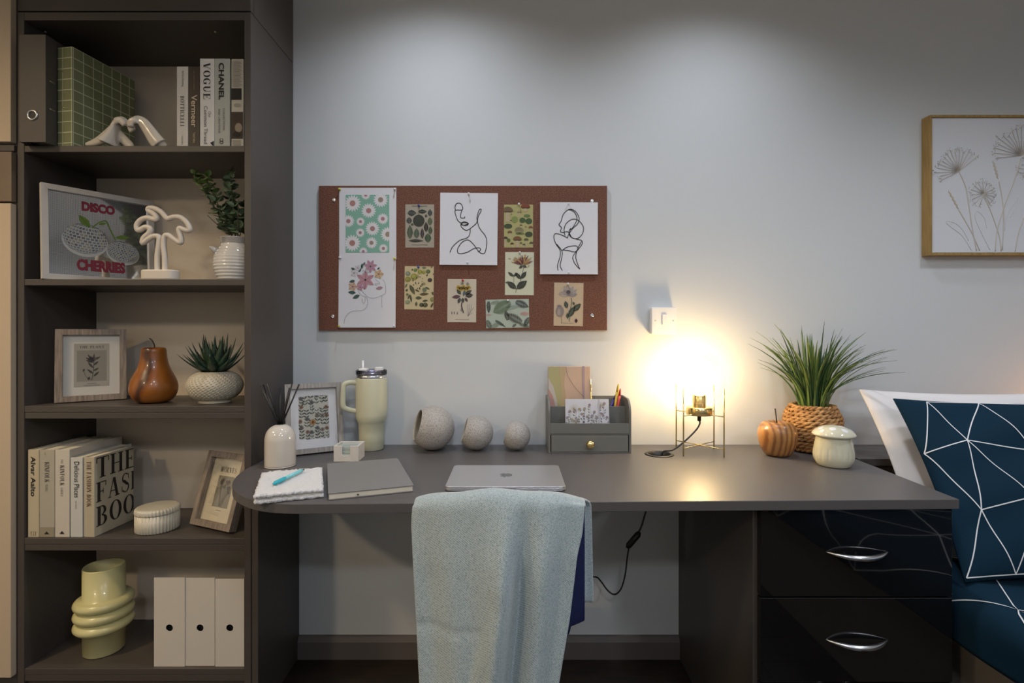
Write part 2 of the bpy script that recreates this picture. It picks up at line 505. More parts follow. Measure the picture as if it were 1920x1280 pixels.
for z in (ZD, ZD - TH):
    a, ea = loop(out, z); b, eb = loop(hole, z)
    bmesh.ops.triangle_fill(bm, use_beauty=True, use_dissolve=False, edges=ea + eb)
    if z == ZD: ta, tb = a, b
    else:
        for A, B in ((ta, a), (tb, b)):
            n = len(A)
            for i in range(n): bm.faces.new((A[i], A[(i + 1) % n], B[(i + 1) % n], B[i]))
bmesh.ops.recalc_face_normals(bm, faces=bm.faces)
me = bpy.data.meshes.new('desktop'); bm.to_mesh(me); bm.free(); me.materials.append(M_desk)
o = bpy.data.objects.new('desktop', me); COL.objects.link(o); o.parent = dk
q = o.modifiers.new('bevel', 'BEVEL'); q.width = .0015; q.segments = 2; q.limit_method = 'ANGLE'; q.angle_limit = R(40)
dpart(MB().box(-.774, -.755, -.299, -.002, 0, ZD - TH, M_lam), 'support_panel')
PX0, PX1, PYF = .581, 1.052, -.575
dpart(MB().box(PX0, PX0 + .018, PYF, -.002, 0, ZD - TH, M_lam), 'side_panel')
dpart(MB().box(PX1 - .018, PX1, PYF, -.002, 0, ZD - TH, M_lam), 'side_panel')
dpart(MB().box(PX0 + .018, PX1 - .018, PYF + .03, -.002, .08, .10, M_lam).box(PX0 + .018, PX1 - .018, PYF + .03, PYF + .048, 0, .08, M_lam), 'pedestal_base')
M_gloss = mat('black_high_gloss', (.006, .006, .007), .045, coat=.5)
for z0, z1 in ((.5105, .7215), (.305, .507), (.09, .3015)):
    mb = MB().box(PX0 + .010, PX1 - .002, PYF - .019, PYF - .001, z0, z1, M_gloss)
    dr = dpart(mb, 'drawer', .0012)
    # bow handle, silver, pointed ends
    hx, hz = X(1604, 1.262), (z0 + z1) / 2 + .001
    pts, rs = [], []
    for i in range(25):
        t = -1 + 2 * i / 24
        pts.append((hx + .0745 * t, PYF - .019 - .029 * (1 - t * t) + .001, hz - .004 * (1 - t * t)))
        rs.append(.0012 + .0058 * (1 - abs(t) ** 2.2))
    hb = MB().tube(pts, rs, mat('satin_chrome', (.75, .76, .78), .25, 1.0), 10)
    hb.v = [(v[0] - .1, v[1] + .3, v[2]) for v in hb.v]
    hb.build('handle', dr)
# grommet ring around the cable hole
MB().lathe([(.0365, -.02), (.0365, .0025), (.040, .0035), (.0455, .0022), (.0465, 0), (.0375, 0), (.0375, -.02)], M_black, 40) \
    .build('cable_grommet', dk, loc=(HX - .1, HY + .3, ZD))['label'] = 'black round plastic cable grommet beside the brass lamp'

# headboard ledge beside the desk
hl = thing('headboard', 'dark grey boxed headboard ledge level with the desk, behind the pillows', 'headboard', (1.9, -.105, 0))
MB().box(1.078 - 1.9, XR - .01 - 1.9, -.21 + .105, -.002 + .105, ZD - .022, ZD, M_desk).build('ledge_top', hl, bevel=.001)
MB().box(1.078 - 1.9, XR - .01 - 1.9, -.19 + .105, -.002 + .105, 0, ZD - .022, M_lam).build('body', hl)

# ================================================================ things on the bookcase
EPS = .0004
INK_BLACK, INK_GREY = ink('191919'), ink('6d6a66')

def book(label, x0, x1, d0, depth, z0, h, cover, name='book', group=None, deco=None, side=None, rz=0.0):
    """spine towards the room; cover is U-shaped round the pages; deco(sheet, w, h) prints the spine, side(sheet, depth, h) the right board"""
    wd = x1 - x0; b = .0025
    t = thing(name, label, 'book', ((x0 + x1) / 2, d0 - DW, z0 + EPS), rz, group)
    c = MB().prism([(-wd / 2, 0), (wd / 2, 0), (wd / 2, depth), (wd / 2 - b, depth), (wd / 2 - b, b), (-wd / 2 + b, b), (-wd / 2 + b, depth), (-wd / 2, depth)],
                   0, h, cover)
    c.build('cover', t, bevel=.0008)
    MB().box(-wd / 2 + b, wd / 2 - b, b, depth - .004, .003, h - .003, M_pages).build('pages', t)
    if deco:
        # text runs downwards: u = down from the top, v = across to the right
        sh = Sheet((-wd / 2, -.0006, h), (0, 0, -1), (1, 0, 0), (0, -1, 0), (.001, h - .001, .0005, wd - .0005))
        deco(sh, wd, h); sh.build('spine_print', t)
    if side:
        sh = Sheet((wd / 2 + .0006, 0, 0), (0, 1, 0), (0, 0, 1), (1, 0, 0), (.001, depth - .001, .001, h - .001))
        side(sh, depth, h); sh.build('cover_print', t)
    return t

# --- top shelf: binders
M_bind = mat('charcoal_binder', (.075, .066, .058), .5, bump=.05, bscale=700)
def lever_file(label, cx, d0, wd, depth, h, rz, z, m, grid=None):
    t = thing('ring_binder', label, 'binder', (cx, d0 - DW, z + EPS), rz)
    b = .003
    MB().prism([(-wd / 2, 0), (wd / 2, 0), (wd / 2, depth), (wd / 2 - b, depth), (wd / 2 - b, b), (-wd / 2 + b, b), (-wd / 2 + b, depth), (-wd / 2, depth)],
               0, h, m).build('cover', t, bevel=.001)
    MB().box(-wd / 2 + .006, wd / 2 - .010, .03, depth - .012, .012, h - .02, M_pages).build('papers', t)
    return t
xb0 = X(35.5, 1.522)
bd = lever_file('charcoal grey lever arch binder with a metal-rimmed finger hole', xb0 + .039 , 1.522, .077, .285, .312, 0, SH[0], M_bind)
MB().lathe([(.0105, 0), (.0105, .003), (.013, .004), (.0155, .003), (.016, 0)], M_steel, 28, M=Matrix.Rotation(R(90), 4, 'X')).build('finger_ring', bd, loc=(.001, 0, Z(216, 1.522) - SH[0]))
MB().lathe([(.0002, .0008), (.0108, .0008)], M_black, 24, M=Matrix.Rotation(R(90), 4, 'X')).build('finger_hole', bd, loc=(.001, 0, Z(216, 1.522) - SH[0]))
for py in (152, 204):
    MB().box(.0385, .0398, .012, .030, 0, .004, M_steel).build('slot_rivet', bd, bevel=.0006, loc=(0, 0, Z(py, 1.53) - SH[0]))
M_green = mat('sage_cloth', (.20, .215, .105), .7, bump=.08, bscale=900)
ang = -math.atan2(.033, .212)
gb = lever_file('sage green ring binder with a pale grid pattern', (X(106, 1.556) + X(138, 1.556)) / 2, 1.556, .0505, .212, .293, ang, SH[0], M_green)
GL = ink('c4c6a4')
sh = Sheet((.0253, 0, 0), (0, 1, 0), (0, 0, 1), (1, 0, 0), (.0, .212, .0, .293))
for i in range(10): sh.rect(.0012 + i * .0315, .0038 + i * .0315, 0, .293, GL)
for i in range(10): sh.rect(0, .212, .008 + i * .0315, .0106 + i * .0315, GL, 1.3)
sh.build('grid_print', gb)
sh = Sheet((-.0253, -.0004, 0), (1, 0, 0), (0, 0, 1), (0, -1, 0), (0, .0505, 0, .293))
for i in range(2): sh.rect(.016 + i * .0315, .018 + i * .0315, 0, .293, GL)
for i in range(10): sh.rect(0, .0505, .008 + i * .0315, .0106 + i * .0315, GL, 1.3)
sh.build('spine_grid_print', gb)
for z in (.222, .115): MB().lathe([(.0003, .0012), (.002, .001), (.0024, 0)], M_brass, 12, M=Matrix.Rotation(R(90), 4, 'X')).build('spine_rivet', gb, loc=(-.006, -.0004, z))

# --- hand-heart sculpture
M_cream = mat('cream_glaze', (.62, .56, .47), .22, coat=.4)
DH = 1.577
hs = thing('hands_sculpture', 'cream ceramic sculpture of two hands meeting in a heart, on the top shelf', 'sculpture', (X(235, DH), DH - DW, SH[0] + EPS))
def hand(chains):
    mb = MB()
    for ch in chains:
        P = catmull([Vector((X(a, DH) - hs.location.x, dy, Z(b, DH) - SH[0])) for a, b, r, dy in ch], 5)
        rr = catmull([(r * DH / F, 0, 0) for a, b, r, dy in ch], 5)
        mb.tube(P, [max(.001, q.x) for q in rr], M_cream, 14, flat=.6)
    mb.v = [(v[0], v[1], max(v[2], .0015)) for v in mb.v]
    o = mb.build('hand', hs)
    q = o.modifiers.new('remesh', 'REMESH'); q.mode = 'VOXEL'; q.voxel_size = .0022; q.use_smooth_shade = True
    q = o.modifiers.new('smooth', 'SMOOTH'); q.factor = .6; q.iterations = 8
    return o
hand([[(205, 271, 26, 0), (211, 257, 18, 0), (216, 241, 12, 0), (222, 228, 9.5, 0), (231, 224, 8, 0), (239, 232, 6.5, 0), (244, 241, 5, 0)],
      [(160, 271, 3.5, 0), (178, 267, 7, 0), (198, 258, 11, 0), (213, 244, 11, 0)],
      [(222, 230, 7, -.012), (232, 229, 6, -.014), (240, 238, 5, -.012)], [(214, 246, 9, .01), (238, 270, 8, .012), (246, 273, 4, .012)]])
hand([[(300, 272, 15, 0), (290, 260, 13.5, 0), (279, 244, 11.5, 0), (268, 230, 10, 0), (257, 224.5, 8, 0), (248, 230, 7.5, 0), (246, 239, 7.5, 0), (250, 246, 6.5, 0)],
      [(262, 228, 7, -.011), (252, 231, 6.5, -.013), (250, 241, 6, -.012)], [(300, 270, 9, .004), (312, 273, 4, .004)]])

# --- upright art books on the top shelf
DB = 1.562
def deco_bott(s, w, h):
    text(s, 'Barbara Deimling', .014, w * .42, .046, .008, INK_GREY, serif=False); text(s, 'BOTTICELLI', .088, w * .32, .090, w * .36, ink('4a463f'), serif=True)
    text(s, 'TASCHEN', .206, w * .42, .026, .005, INK_GREY)
def deco_verm(s, w, h):
    c = ink('c9b79a'); text(s, 'THE COMPLETE WORKS', .012, w * .45, .058, .005, ink('7d6d59')); text(s, 'Vermeer', .085, w * .28, .096, w * .5, c, bold=.012)
    text(s, 'TASCHEN', .197, w * .42, .030, .0065, c)
def deco_vogue(s, w, h):
    text(s, 'VOGUE', .013, w * .24, .108, w * .5, INK_BLACK, serif=True)
    text(s, 'Our', .158, w * .58, .018, w * .2, INK_GREY); text(s, 'Common Thread', .142, w * .28, .112, w * .26, ink('55514c'))
    s.poly([(h - .018, w), (h - .012, w - .012), (h - .003, w - .004), (h - .004, w)], INK_BLACK, 3)
def deco_chanel(s, w, h):
    text(s, 'CHANEL', .013, w * .28, .110, w * .36, INK_BLACK, bold=.03)
    text(s, 'COLLECTIONS', .148, w * .56, .066, w * .13, ink('565650')); text(s, 'AND CREATIONS', .150, w * .26, .072, w * .13, ink('565650'))
    for k in (0, .007): s.stroke([(.238 + k, w * .42), (.243 + k, w * .36), (.247 + k, w * .46), (.243 + k, w * .58), (.238 + k, w * .5)], .0016, INK_BLACK)
def deco_news(s, w, h):
    for i in range(22): s.rect(.006 + i * .0036, .0075 + i * .0036, w * .08, w * (.70 + .1 * (i % 3)), ink('8d877c'), 2)
    s.rect(.088, .122, 0, w * .85, ink('221e1a'), 2); s.rect(.158, .238, 0, w * .97, ink('43372c'), 2)
    s.ell(.205, w * .6, .014, w * .3, ink('9a8a76'), 3); s.ell(.225, w * .45, .008, w * .35, ink('2a211a'), 4)
    s.ell(.138, w * .5, .006, w * .3, ink('a09a8d'), 2)
    for i in range(6): s.rect(.242 + i * .0035, .2435 + i * .0035, w * .1, w * .8, ink('8d877c'), 2)
rowb = 'upright art books on the top shelf'
def cov(h): return mat('cover_' + h, h, .45)
book('slim white art book with a grey serif title, beside a dark brown book', X(331.5, DB), X(352.5, DB), DB, .20, SH[0], .2395, cov('c6c2ba'), deco=deco_bott, group=rowb)
book('dark brown art book with cream lettering on its spine', X(353, DB), X(374.5, DB), DB, .20, SH[0], .2395, cov('2b211a'), deco=deco_verm, group=rowb)
book('tall white book with a high-contrast black serif title', X(375, DB), X(401.8, DB), DB, .20, SH[0], .263, cov('d2cfca'), deco=deco_vogue, group=rowb)
book('tall pale grey book with a bold black sans-serif title', X(402.4, DB), X(430.5, DB), DB, .20, SH[0], .263, cov('a9aaa0'), deco=deco_chanel, group=rowb)
book('book with newspaper clippings and photographs on its spine', X(434, DB), X(456.5, DB), DB, .20, SH[0], .262, cov('c3bcab'), deco=deco_news, group=rowb)

# --- picture frames
def frame(name, label, cx, cy, z, wd, h, fw, dep, rz, lean, m, matc, group=None, glass=True):
    t = thing(name, label, 'picture frame', (cx, cy, z + EPS), rz, group, rx=-lean)
    zo = 0.0
    for k in range(4):
        if k % 2 == 0:
            z0, z1 = (0, fw) if k == 0 else (h - fw, h)
            pts = [(-wd / 2, 0), (wd / 2, 0), (wd / 2 - fw, fw), (-wd / 2 + fw, fw)] if k == 0 else [(-wd / 2 + fw, h - fw), (wd / 2 - fw, h - fw), (wd / 2, h), (-wd / 2, h)]
        else:
            s_ = -1 if k == 1 else 1
            pts = [(s_ * wd / 2, 0), (s_ * (wd / 2 - fw), fw), (s_ * (wd / 2 - fw), h - fw), (s_ * wd / 2, h)]
        MB().prism(pts, -dep, 0, m, 'y').build('frame_rail', t, bevel=.0007)
    MB().box(-wd / 2 + fw - .002, wd / 2 - fw + .002, -.007, -.002, fw - .002, h - fw + .002, matc).build('mat_board', t)
    if glass: MB().box(-wd / 2 + fw - .001, wd / 2 - fw + .001, -dep + .0035, -dep + .005, fw - .001, h - fw + .001, M_pglass).build('glass_pane', t)
    # easel leg at the back: hinged on the frame, its foot back on the shelf
    a = lean + R(14)
    ly = (h * .62) * math.sin(lean) 
    s0 = h * .62
    # foot position in frame space so that it meets z = 0 of the shelf
    c, s_ = math.cos(lean), math.sin(lean)
    k = s0 * c / math.cos(a + R(4)) if math.cos(a + R(4)) > .1 else s0
    foot = (s0 * 0 + .045, )
    MB().prism([(.0, s0), (.004, s0), (.046, .052 * s_ / max(c, .1) + .006), (.042, .052 * s_ / max(c, .1) + .006)], -.018, .018, M_black, 'x').build('easel_leg', t)
    return t
def face(t, w0, w1, h0, h1, y=-.0072, clip=True):
    return Sheet((0, y, 0), (1, 0, 0), (0, 0, 1), (0, -1, 0), (w0, w1, h0, h1) if clip else None)

# mirror-foil cherry print, frame turned away along the left panel
M_silver = mat('pale_silver_paint', (.52, .49, .45), .4)
m = bpy.data.materials.new('mirror_mosaic_foil'); m.use_nodes = True; nt = m.node_tree; b = nt.nodes['Principled BSDF']
tc = nt.nodes.new('ShaderNodeTexCoord'); br = nt.nodes.new('ShaderNodeTexBrick'); br.offset = 0
mp = nt.nodes.new('ShaderNodeMapping'); mp.inputs['Rotation'].default_value = (R(90), 0, 0)
nt.links.new(tc.outputs['Object'], mp.inputs[0]); nt.links.new(mp.outputs[0], br.inputs['Vector'])
br.inputs['Scale'].default_value = 1; br.inputs['Brick Width'].default_value = .0042; br.inputs['Row Height'].default_value = .0042; br.inputs['Mortar Size'].default_value = .0005
br.inputs['Color1'].default_value = (.86, .88, .9, 1); br.inputs['Color2'].default_value = (.82, .85, .87, 1); br.inputs['Mortar'].default_value = (.45, .47, .48, 1)
nt.links.new(br.outputs['Color'], b.inputs['Base Color']); b.inputs['Metallic'].default_value = .9; b.inputs['Roughness'].default_value = .06
M_foil = m
fx, fy = X(78, 1.549), 1.549 - DW
fa = math.atan2(.8, .6); FL, FH = .292, .288
ctr = (fx + .6 * FL / 2 - .012 * .8, fy + .8 * FL / 2 + .012 * .6)
df = frame('framed_print', 'pale silver framed mirror-foil print of disco-ball cherries', ctr[0], ctr[1], SH[1], FL, FH, .017, .016, fa, R(3), M_silver, M_foil, glass=False)
s = face(df, -.125, .125, .02, .27)
MAR, LG = ink('7e2438'), ink('5d7a2b')
def slab(txt, u, v, L, h):
    text(s, txt, u, v, L, h, MAR, 4, bold=.06)
slab('DISCO', -.048, .222, .086, .030); slab('CHERRIES', -.062, .034, .125, .036)
def discoball(cu, cv, ru, rv, tilt, n):
    s.ell(cu, cv, ru, rv, ink('b9bcbd'), 2, tilt, 32)
    random.seed(int(cu * 1e4) + 7)
    cols = ['6d7076', '7f868a', '5c6068', '8d9088', '74808a', '8a8f7a', '666a78']
    ca, sa = math.cos(tilt), math.sin(tilt)
    for j in range(n):
        t0, t1 = -1 + 2 * (j + .1) / n, -1 + 2 * (j + .86) / n
        k = max(4, int(n * 1.3))
        for i in range(k):
            a0, a1 = -1.45 + 2.9 * (i + .1 + .5 * (j % 2)) / k, -1.45 + 2.9 * (i + .86 + .5 * (j % 2)) / k
            if a1 > 1.5: continue
            pts = []
            for q, z in ((a0, t0), (a1, t0), (a1, t1), (a0, t1)):
                rr = math.sqrt(max(0, 1 - min(1, abs(z)) ** 2))
                x, y = ru * rr * math.sin(q) * .98, rv * (z * .96 - .18 * rr * math.cos(q) + .15)
                pts.append((cu + x * ca - y * sa, cv + x * sa + y * ca))
            s.poly(pts, ink(random.choice(cols)), 3)
discoball(-.040, .128, .058, .050, -.12, 11)
discoball(.058, .100, .046, .037, -.22, 12)
s.leaf(-.028, .172, R(128), .045, .022, LG, 4, ink('3f5c1c')); s.leaf(.038, .150, R(8), .040, .014, LG, 4)
s.stroke([(-.022, .172), (-.004, .192), (.014, .199), (.022, .180), (.038, .142)], .0035, LG, 4)
s.leaf(-.005, .186, R(20), .022, .009, LG, 4)
s.build('cherry_print', df)

# white neon-style palm
DP = 1.585
pl = thing('palm_lamp', 'cream palm-tree shaped tube ornament on an oval base', 'ornament', (X(301, DP), DP - DW, SH[1] + EPS))
M_palm = mat('cream_silicone', (.68, .61, .52), .45)
path = [(1013, 790), (1012, 690), (1022, 610), (1022, 563), (985, 560), (950, 580), (918, 603), (925, 570), (962, 535), (966, 508), (935, 500), (892, 522),
        (880, 490), (905, 455), (950, 440), (1000, 452), (1008, 438), (990, 415), (955, 392), (962, 378), (1000, 382), (1040, 405), (1070, 440), (1085, 446),
        (1120, 435), (1165, 440), (1205, 475), (1222, 518), (1195, 520), (1160, 507), (1150, 520), (1165, 570), (1160, 600), (1120, 577), (1080, 552),
        (1058, 563), (1053, 620), (1060, 700), (1060, 790)]
P = [Vector((X(a / 3.4286, DP) - pl.location.x, 0, Z(280 + b / 3.4286, DP) - SH[1])) for a, b in path]
P = [Vector((p.x, 0, max(p.z, .02))) for p in P]
MB().tube(catmull(P, 5), .0078, M_palm, 12).build('tube', pl)
bw = (335 - 268) * DP / F / 2
MB().prism(rrect(-bw, bw, -.024, .024, .0235, 8), 0, .030, M_palm).build('base', pl, bevel=.004)

# white ribbed pitcher with eucalyptus
DV = 1.66
vs = thing('eucalyptus_vase', 'white ribbed ceramic pitcher holding green eucalyptus sprigs', 'vase', (-.874, DV - DW, SH[1] + EPS))
M_wcer = mat('white_glaze', (.72, .70, .66), .15, coat=.5)
prof = [(.0005, 0), (.045, 0), (.05, .004)]
for i in range(61):
    z = .006 + .128 * i / 60
    r = .052 + .016 * math.sin(PI * min(1, z / .115)) - .010 * max(0, (z - .085) / .05)
    prof.append((r + .0011 * math.sin(i * 2 * PI / 4.6), z))
prof += [(.0535, .138), (.050, .138), (.047, .120), (.0005, .118)]
MB().lathe(prof, M_wcer, 48).build('jug', vs)
MB().tube([(-.060, -.006, .098), (-.072, -.009, .106), (-.081, -.011, .112)], [.011, .008, .003], M_wcer, 10).build('spout', vs)
random.seed(11)
M_euc = [mat('eucalyptus_leaf', (.14, .20, .11), .5, var=.25, vscale=30), mat('eucalyptus_leaf_bright', (.19, .27, .09), .5, var=.2, vscale=30)]
M_stem = mat('woody_stem', (.10, .085, .05), .7)
disc = MB().add([(0, 0, 0)] + [(.5 + .5 * math.cos(2 * PI * i / 12 + PI), .46 * math.sin(2 * PI * i / 12), .08 * math.cos(4 * PI * i / 12)) for i in range(12)],
                [(0, 1 + i, 1 + (i + 1) % 12) for i in range(12)], M_euc[0], True)
dm = [None, None]
stems = [((-.115, -.03, .335), 1), ((-.07, -.055, .32), 1), ((-.03, .01, .31), 0), ((.0, -.045, .335), 0), ((.035, .02, .30), 0), ((-.055, .04, .27), 0), ((.03, -.05, .25), 0), ((-.06, -.06, .20), 0)]
nl = 0
for (tx, ty, tz), br in stems:
    P = catmull([(0, 0, .07), (tx * .2, ty * .2, .15), (tx * .65, ty * .65, .13 + (tz - .13) * .62), (tx, ty, tz)], 8)
    MB().tube(P, [.0018 - .0009 * i / len(P) for i in range(len(P))], M_stem, 6).build('stem', vs)
    for i in range(9, len(P)):
        for k in range(2 if i % 2 else 3):
            if nl > 230: break
            f = i / len(P)
            sz = random.uniform(.023, .036) * (1.15 - .45 * f)
            idx = 1 if (br and f > .72) else 0
            if dm[idx] is None:
                disc.ms = [M_euc[idx]]
                o = disc.build('leaf', vs); dm[idx] = o
            else:
                o = dm[idx].copy(); COL.objects.link(o)
            o.parent = vs; o.location = P[i]
            o.rotation_euler = (random.uniform(-.9, .9), random.uniform(-.9, .5), i * 1.57 + k * PI * .9 + random.uniform(-.5, .5))
            o.scale = (sz, sz, sz); nl += 1

# --- third shelf
def botanical(s, cu, v0, h, c, c2, seed):
    random.seed(seed)
    s.stroke([(cu - .004, v0), (cu, v0 + h * .35), (cu + .001, v0 + h * .85)], h * .018, c)
    for k in range(7):
        v = v0 + h * (.12 + .1 * k); sd = -1 if k % 2 else 1
        s.leaf(cu, v, R(90 - sd * random.uniform(35, 65)), h * random.uniform(.18, .3), h * .075, c, 2)
    for k in range(9):
        s.leaf(cu, v0 + h * .66, R(90 + random.uniform(-75, 75)), h * random.uniform(.2, .34), h * .07, random.choice([c, c2]), 3)
    for sd in (-1,):
        s.stroke([(cu - .004, v0), (cu - h * .2, v0 + h * .12), (cu - h * .28, v0 + h * .36)], h * .012, c)
        s.leaf(cu - h * .28, v0 + h * .3, R(80), h * .12, h * .06, c, 3); s.leaf(cu - h * .15, v0, R(70), h * .13, h * .09, c, 3)
M_mount = mat('ivory_mount', (.66, .63, .56), .7)
a3 = math.atan2(.116, .136)
fp = frame('framed_print', 'grey-brown wooden frame with a botanical print titled The Plant', (X(92, 1.598) + X(229, 1.714)) / 2 + .006, (1.598 + 1.714) / 2 - DW + .012, SH[2],
           .178, .227, .0185, .02, a3 * .92, R(6), M_frame, M_mount)
s = face(fp, -.065, .065, .03, .2)
s.rect(-.044, .044, .045, .182, ink('a8a294'), 1); s.rect(-.037, .037, .062, .160, ink('8d887a'), 1.6)
text(s, 'THE PLANT', -.031, .167, .062, .008, ink('4c4740'), serif=True)
botanical(s, .004, .066, .088, ink('3d3833'), ink('564e47'), 3)
s.rect(-.012, .012, .054, .0555, INK_GREY, 2); s.rect(-.02, .02, .0485, .050, INK_GREY, 2)
s.build('botanical_print', fp)

M_pear = ramp_mat('acacia_wood', [(.05, '4a2812'), (.3, '7a4519'), (.75, '95591f')], 'wave', (4, 3, 5), 1.0, 7, 3, rough=.32, coat=.3)
pe = thing('wooden_pear', 'polished brown wooden pear with a thin dark stem', 'ornament', (X(288.5, 1.635), 1.635 - DW, SH[2] + EPS))
prof = [(.0005, .002), (.03, 0), (.048, .006), (.060, .022), (.065, .044), (.0615, .066), (.052, .088), (.043, .108), (.037, .130), (.0345, .150), (.034, .160), (.031, .168), (.022, .171), (.008, .168), (.0005, .165)]
pp = catmull([(r, 0, z) for r, z in prof], 4)
MB().lathe([(max(p.x, .0004), p.z) for p in pp], M_pear, 48).build('body', pe)
MB().tube(catmull([(.002, 0, .163), (.001, 0, .178), (-.006, 0, .192), (-.014, 0, .199)], 4), .0022, mat('dark_stem', (.02, .014, .01), .7), 8).build('stem', pe)

su = thing('potted_succulent', 'dark green agave succulent in a round dimpled stoneware pot', 'plant', (X(403.5, 1.64), 1.64 - DW, SH[2] + EPS))
M_stone = mat('beige_stoneware', (.50, .45, .35), .6, var=.08, vscale=60)
prof = [(.0005, 0), (.043, 0), (.045, .003), (.045, .008), (.058, .014), (.072, .028), (.0795, .046), (.0785, .062), (.069, .080), (.055, .091), (.043, .0955), (.040, .094), (.037, .086), (.0005, .084)]
pp = [(p.x, p.z) for p in catmull([(r, 0, z) for r, z in prof], 14)]
def dimple(t, r, z):
    if .012 < z < .090 and r > .05:
        k = int(z / .0052)
        return r - .0034 * max(0, math.sin(t * 34 + k * 2.1)) ** 2 * max(0, math.sin(PI * ((z / .0052) % 1)))
    return r
MB().lathe(pp, M_stone, 272, mod=dimple).build('pot', su)
M_agave = ramp_mat('agave_leaf', [(.3, '1c2c22'), (.7, '3c5440')], tscale=18, rough=.42)
lv = MB()
L0 = []
for i in range(9):
    t = i / 8; wd = (.34 + .66 * math.sin(PI * min(1, t * 1.15 + .12))) * (1 - t ** 5) * .125 if t < 1 else 0
    z = .22 * t * t
    L0.append(((-wd, t, z + .05 * (1 - t)), (0, t, z - .03 * (1 - t ** 3)), (wd, t, z + .05 * (1 - t)), (0, t, z + .035 * (1 - t))))
vv = [p for r_ in L0 for p in r_]
lv.add(vv, [(i * 4 + j, i * 4 + (j + 1) % 4, i * 4 + 4 + (j + 1) % 4, i * 4 + 4 + j) for i in range(8) for j in range(4)], M_agave, True)
random.seed(5); first = None; k = 0
for ring, (n, el, L) in enumerate(((11, 24, .112), (10, 42, .122), (8, 60, .122), (5, 74, .112), (2, 84, .08))):
    for i in range(n):
        if first is None: first = lv.build('leaf', su); o = first
        else: o = first.copy(); COL.objects.link(o); o.parent = su
        e = R(el + random.uniform(-6, 6)); az = 2 * PI * (i + .5 * (ring % 2)) / n + random.uniform(-.12, .12)
        l = L * random.uniform(.88, 1.08)
        # leaf points along +y: raise by e, turn by az
        o.matrix_local = Matrix.Translation((0, 0, .088)) @ Matrix.Rotation(az, 4, 'Z') @ Matrix.Translation((0, .012, 0)) @ Matrix.Rotation(e, 4, 'X') @ Matrix.Scale(l, 4)

# --- fourth shelf
DB4 = 1.557
def d_alvar(s, w, h):
    text(s, 'Alvar Aalto', .020, w * .28, .118, w * .42, INK_BLACK, bold=.02)
    for i in range(3): text(s, ['Alvar', 'Design', 'Museum'][i], h - .018 , w * (.66 - .2 * i), .014, .0035, INK_BLACK)
def d_kin1(s, w, h):
    s.rect(h - .030, h, 0, w, ink('8f8674'), 2); text(s, 'KINFOLK', .036, w * .36, .060, w * .3, ink('4a4742'), serif=True); text(s, 'TRAVEL', .102, w * .4, .022, w * .16, INK_GREY, serif=True)
    s.poly([(h - .009, w * .33), (h - .009, w * .67), (h - .018, w * .5)], INK_BLACK, 4); text(s, 'NEW', .008, w * .35, .008, .003, INK_GREY)
def d_kin2(s, w, h):
    text(s, 'THE', .028, w * .42, .013, w * .13, INK_GREY, serif=True); text(s, 'KINFOLK', .046, w * .36, .060, w * .3, ink('3c3a36'), serif=True); text(s, 'GARDEN', .112, w * .4, .026, w * .16, INK_GREY, serif=True)
    s.poly([(h - .010, w * .33), (h - .010, w * .67), (h - .019, w * .5)], INK_BLACK, 4)
def d_del(s, w, h):
    text(s, 'Delicious Places', .012, w * .32, .106, w * .42, INK_BLACK); text(s, 'NEW FOOD', .128, w * .4, .024, w * .12, INK_GREY)
def d_fash(s, w, h): text(s, 'THE FASHION BOOK', .012, w * .28, .135, w * .44, ink('4f2a20'), serif=True)
def c_fash(s, dp, h):
    c = ink('1f1a15')
    for i, t in enumerate(('THE', 'FASI', 'BOO')):
        text(s, t, .006, h - .066 - i * .0725, dp * (.98 if i != 1 else 1.0), .061, c, serif=True)
g4 = 'upright books on the fourth shelf'
zz = SH[3]
book('cream book with wide bold black lettering, against the bookcase side', X(52.5, DB4), X(73, DB4), DB4, .21, zz, .2595, cov('b9ad93'), deco=d_alvar, group=g4)
book('grey-beige book with a darker band at the foot of its spine', X(74, DB4), X(102.3, DB4), DB4, .21, zz, .2595, cov('a9a394'), deco=d_kin1, group=g4)
book('off-white serif-titled book with a black triangle and no foot band', X(103.3, DB4), X(130.2, DB4), DB4, .21, zz, .2595, cov('c4bdb0'), deco=d_kin2, group=g4)
book('shorter white book with typewriter lettering on its spine', X(132.5, DB4), X(154.5, DB4), DB4, .20, zz, .236, cov('c2c2bd'), deco=d_del, group=g4)
book('tan-spined book with huge dark serif letters on its cover', X(157, DB4), X(177.3, DB4), DB4, .150, zz, .2375, mat('fashion_cover', 'b3a992', .5), deco=d_fash, side=c_fash, rz=-R(3), group=g4)

tb = thing('trinket_box', 'cream fluted ceramic trinket box with a lid', 'box', (-1.102, 1.625 - DW, SH[3] + EPS))
M_flute = mat('ivory_ceramic', (.56, .52, .42), .35, coat=.2)
def flute(t, r, z): return r - .0030 * abs(math.sin(t * 20)) ** 3 if r > .055 else r
MB().lathe([(.0005, 0), (.056, 0), (.0595, .003), (.0595, .053), (.057, .053), (.055, .045), (.0005, .045)], M_flute, 176, mod=flute).build('body', tb)
MB().lathe([(.0005, .054), (.0598, .054), (.0605, .056), (.0605, .066), (.058, .070), (.05, .0715), (.0005, .0725)], M_flute, 176, mod=flute).build('lid', tb)

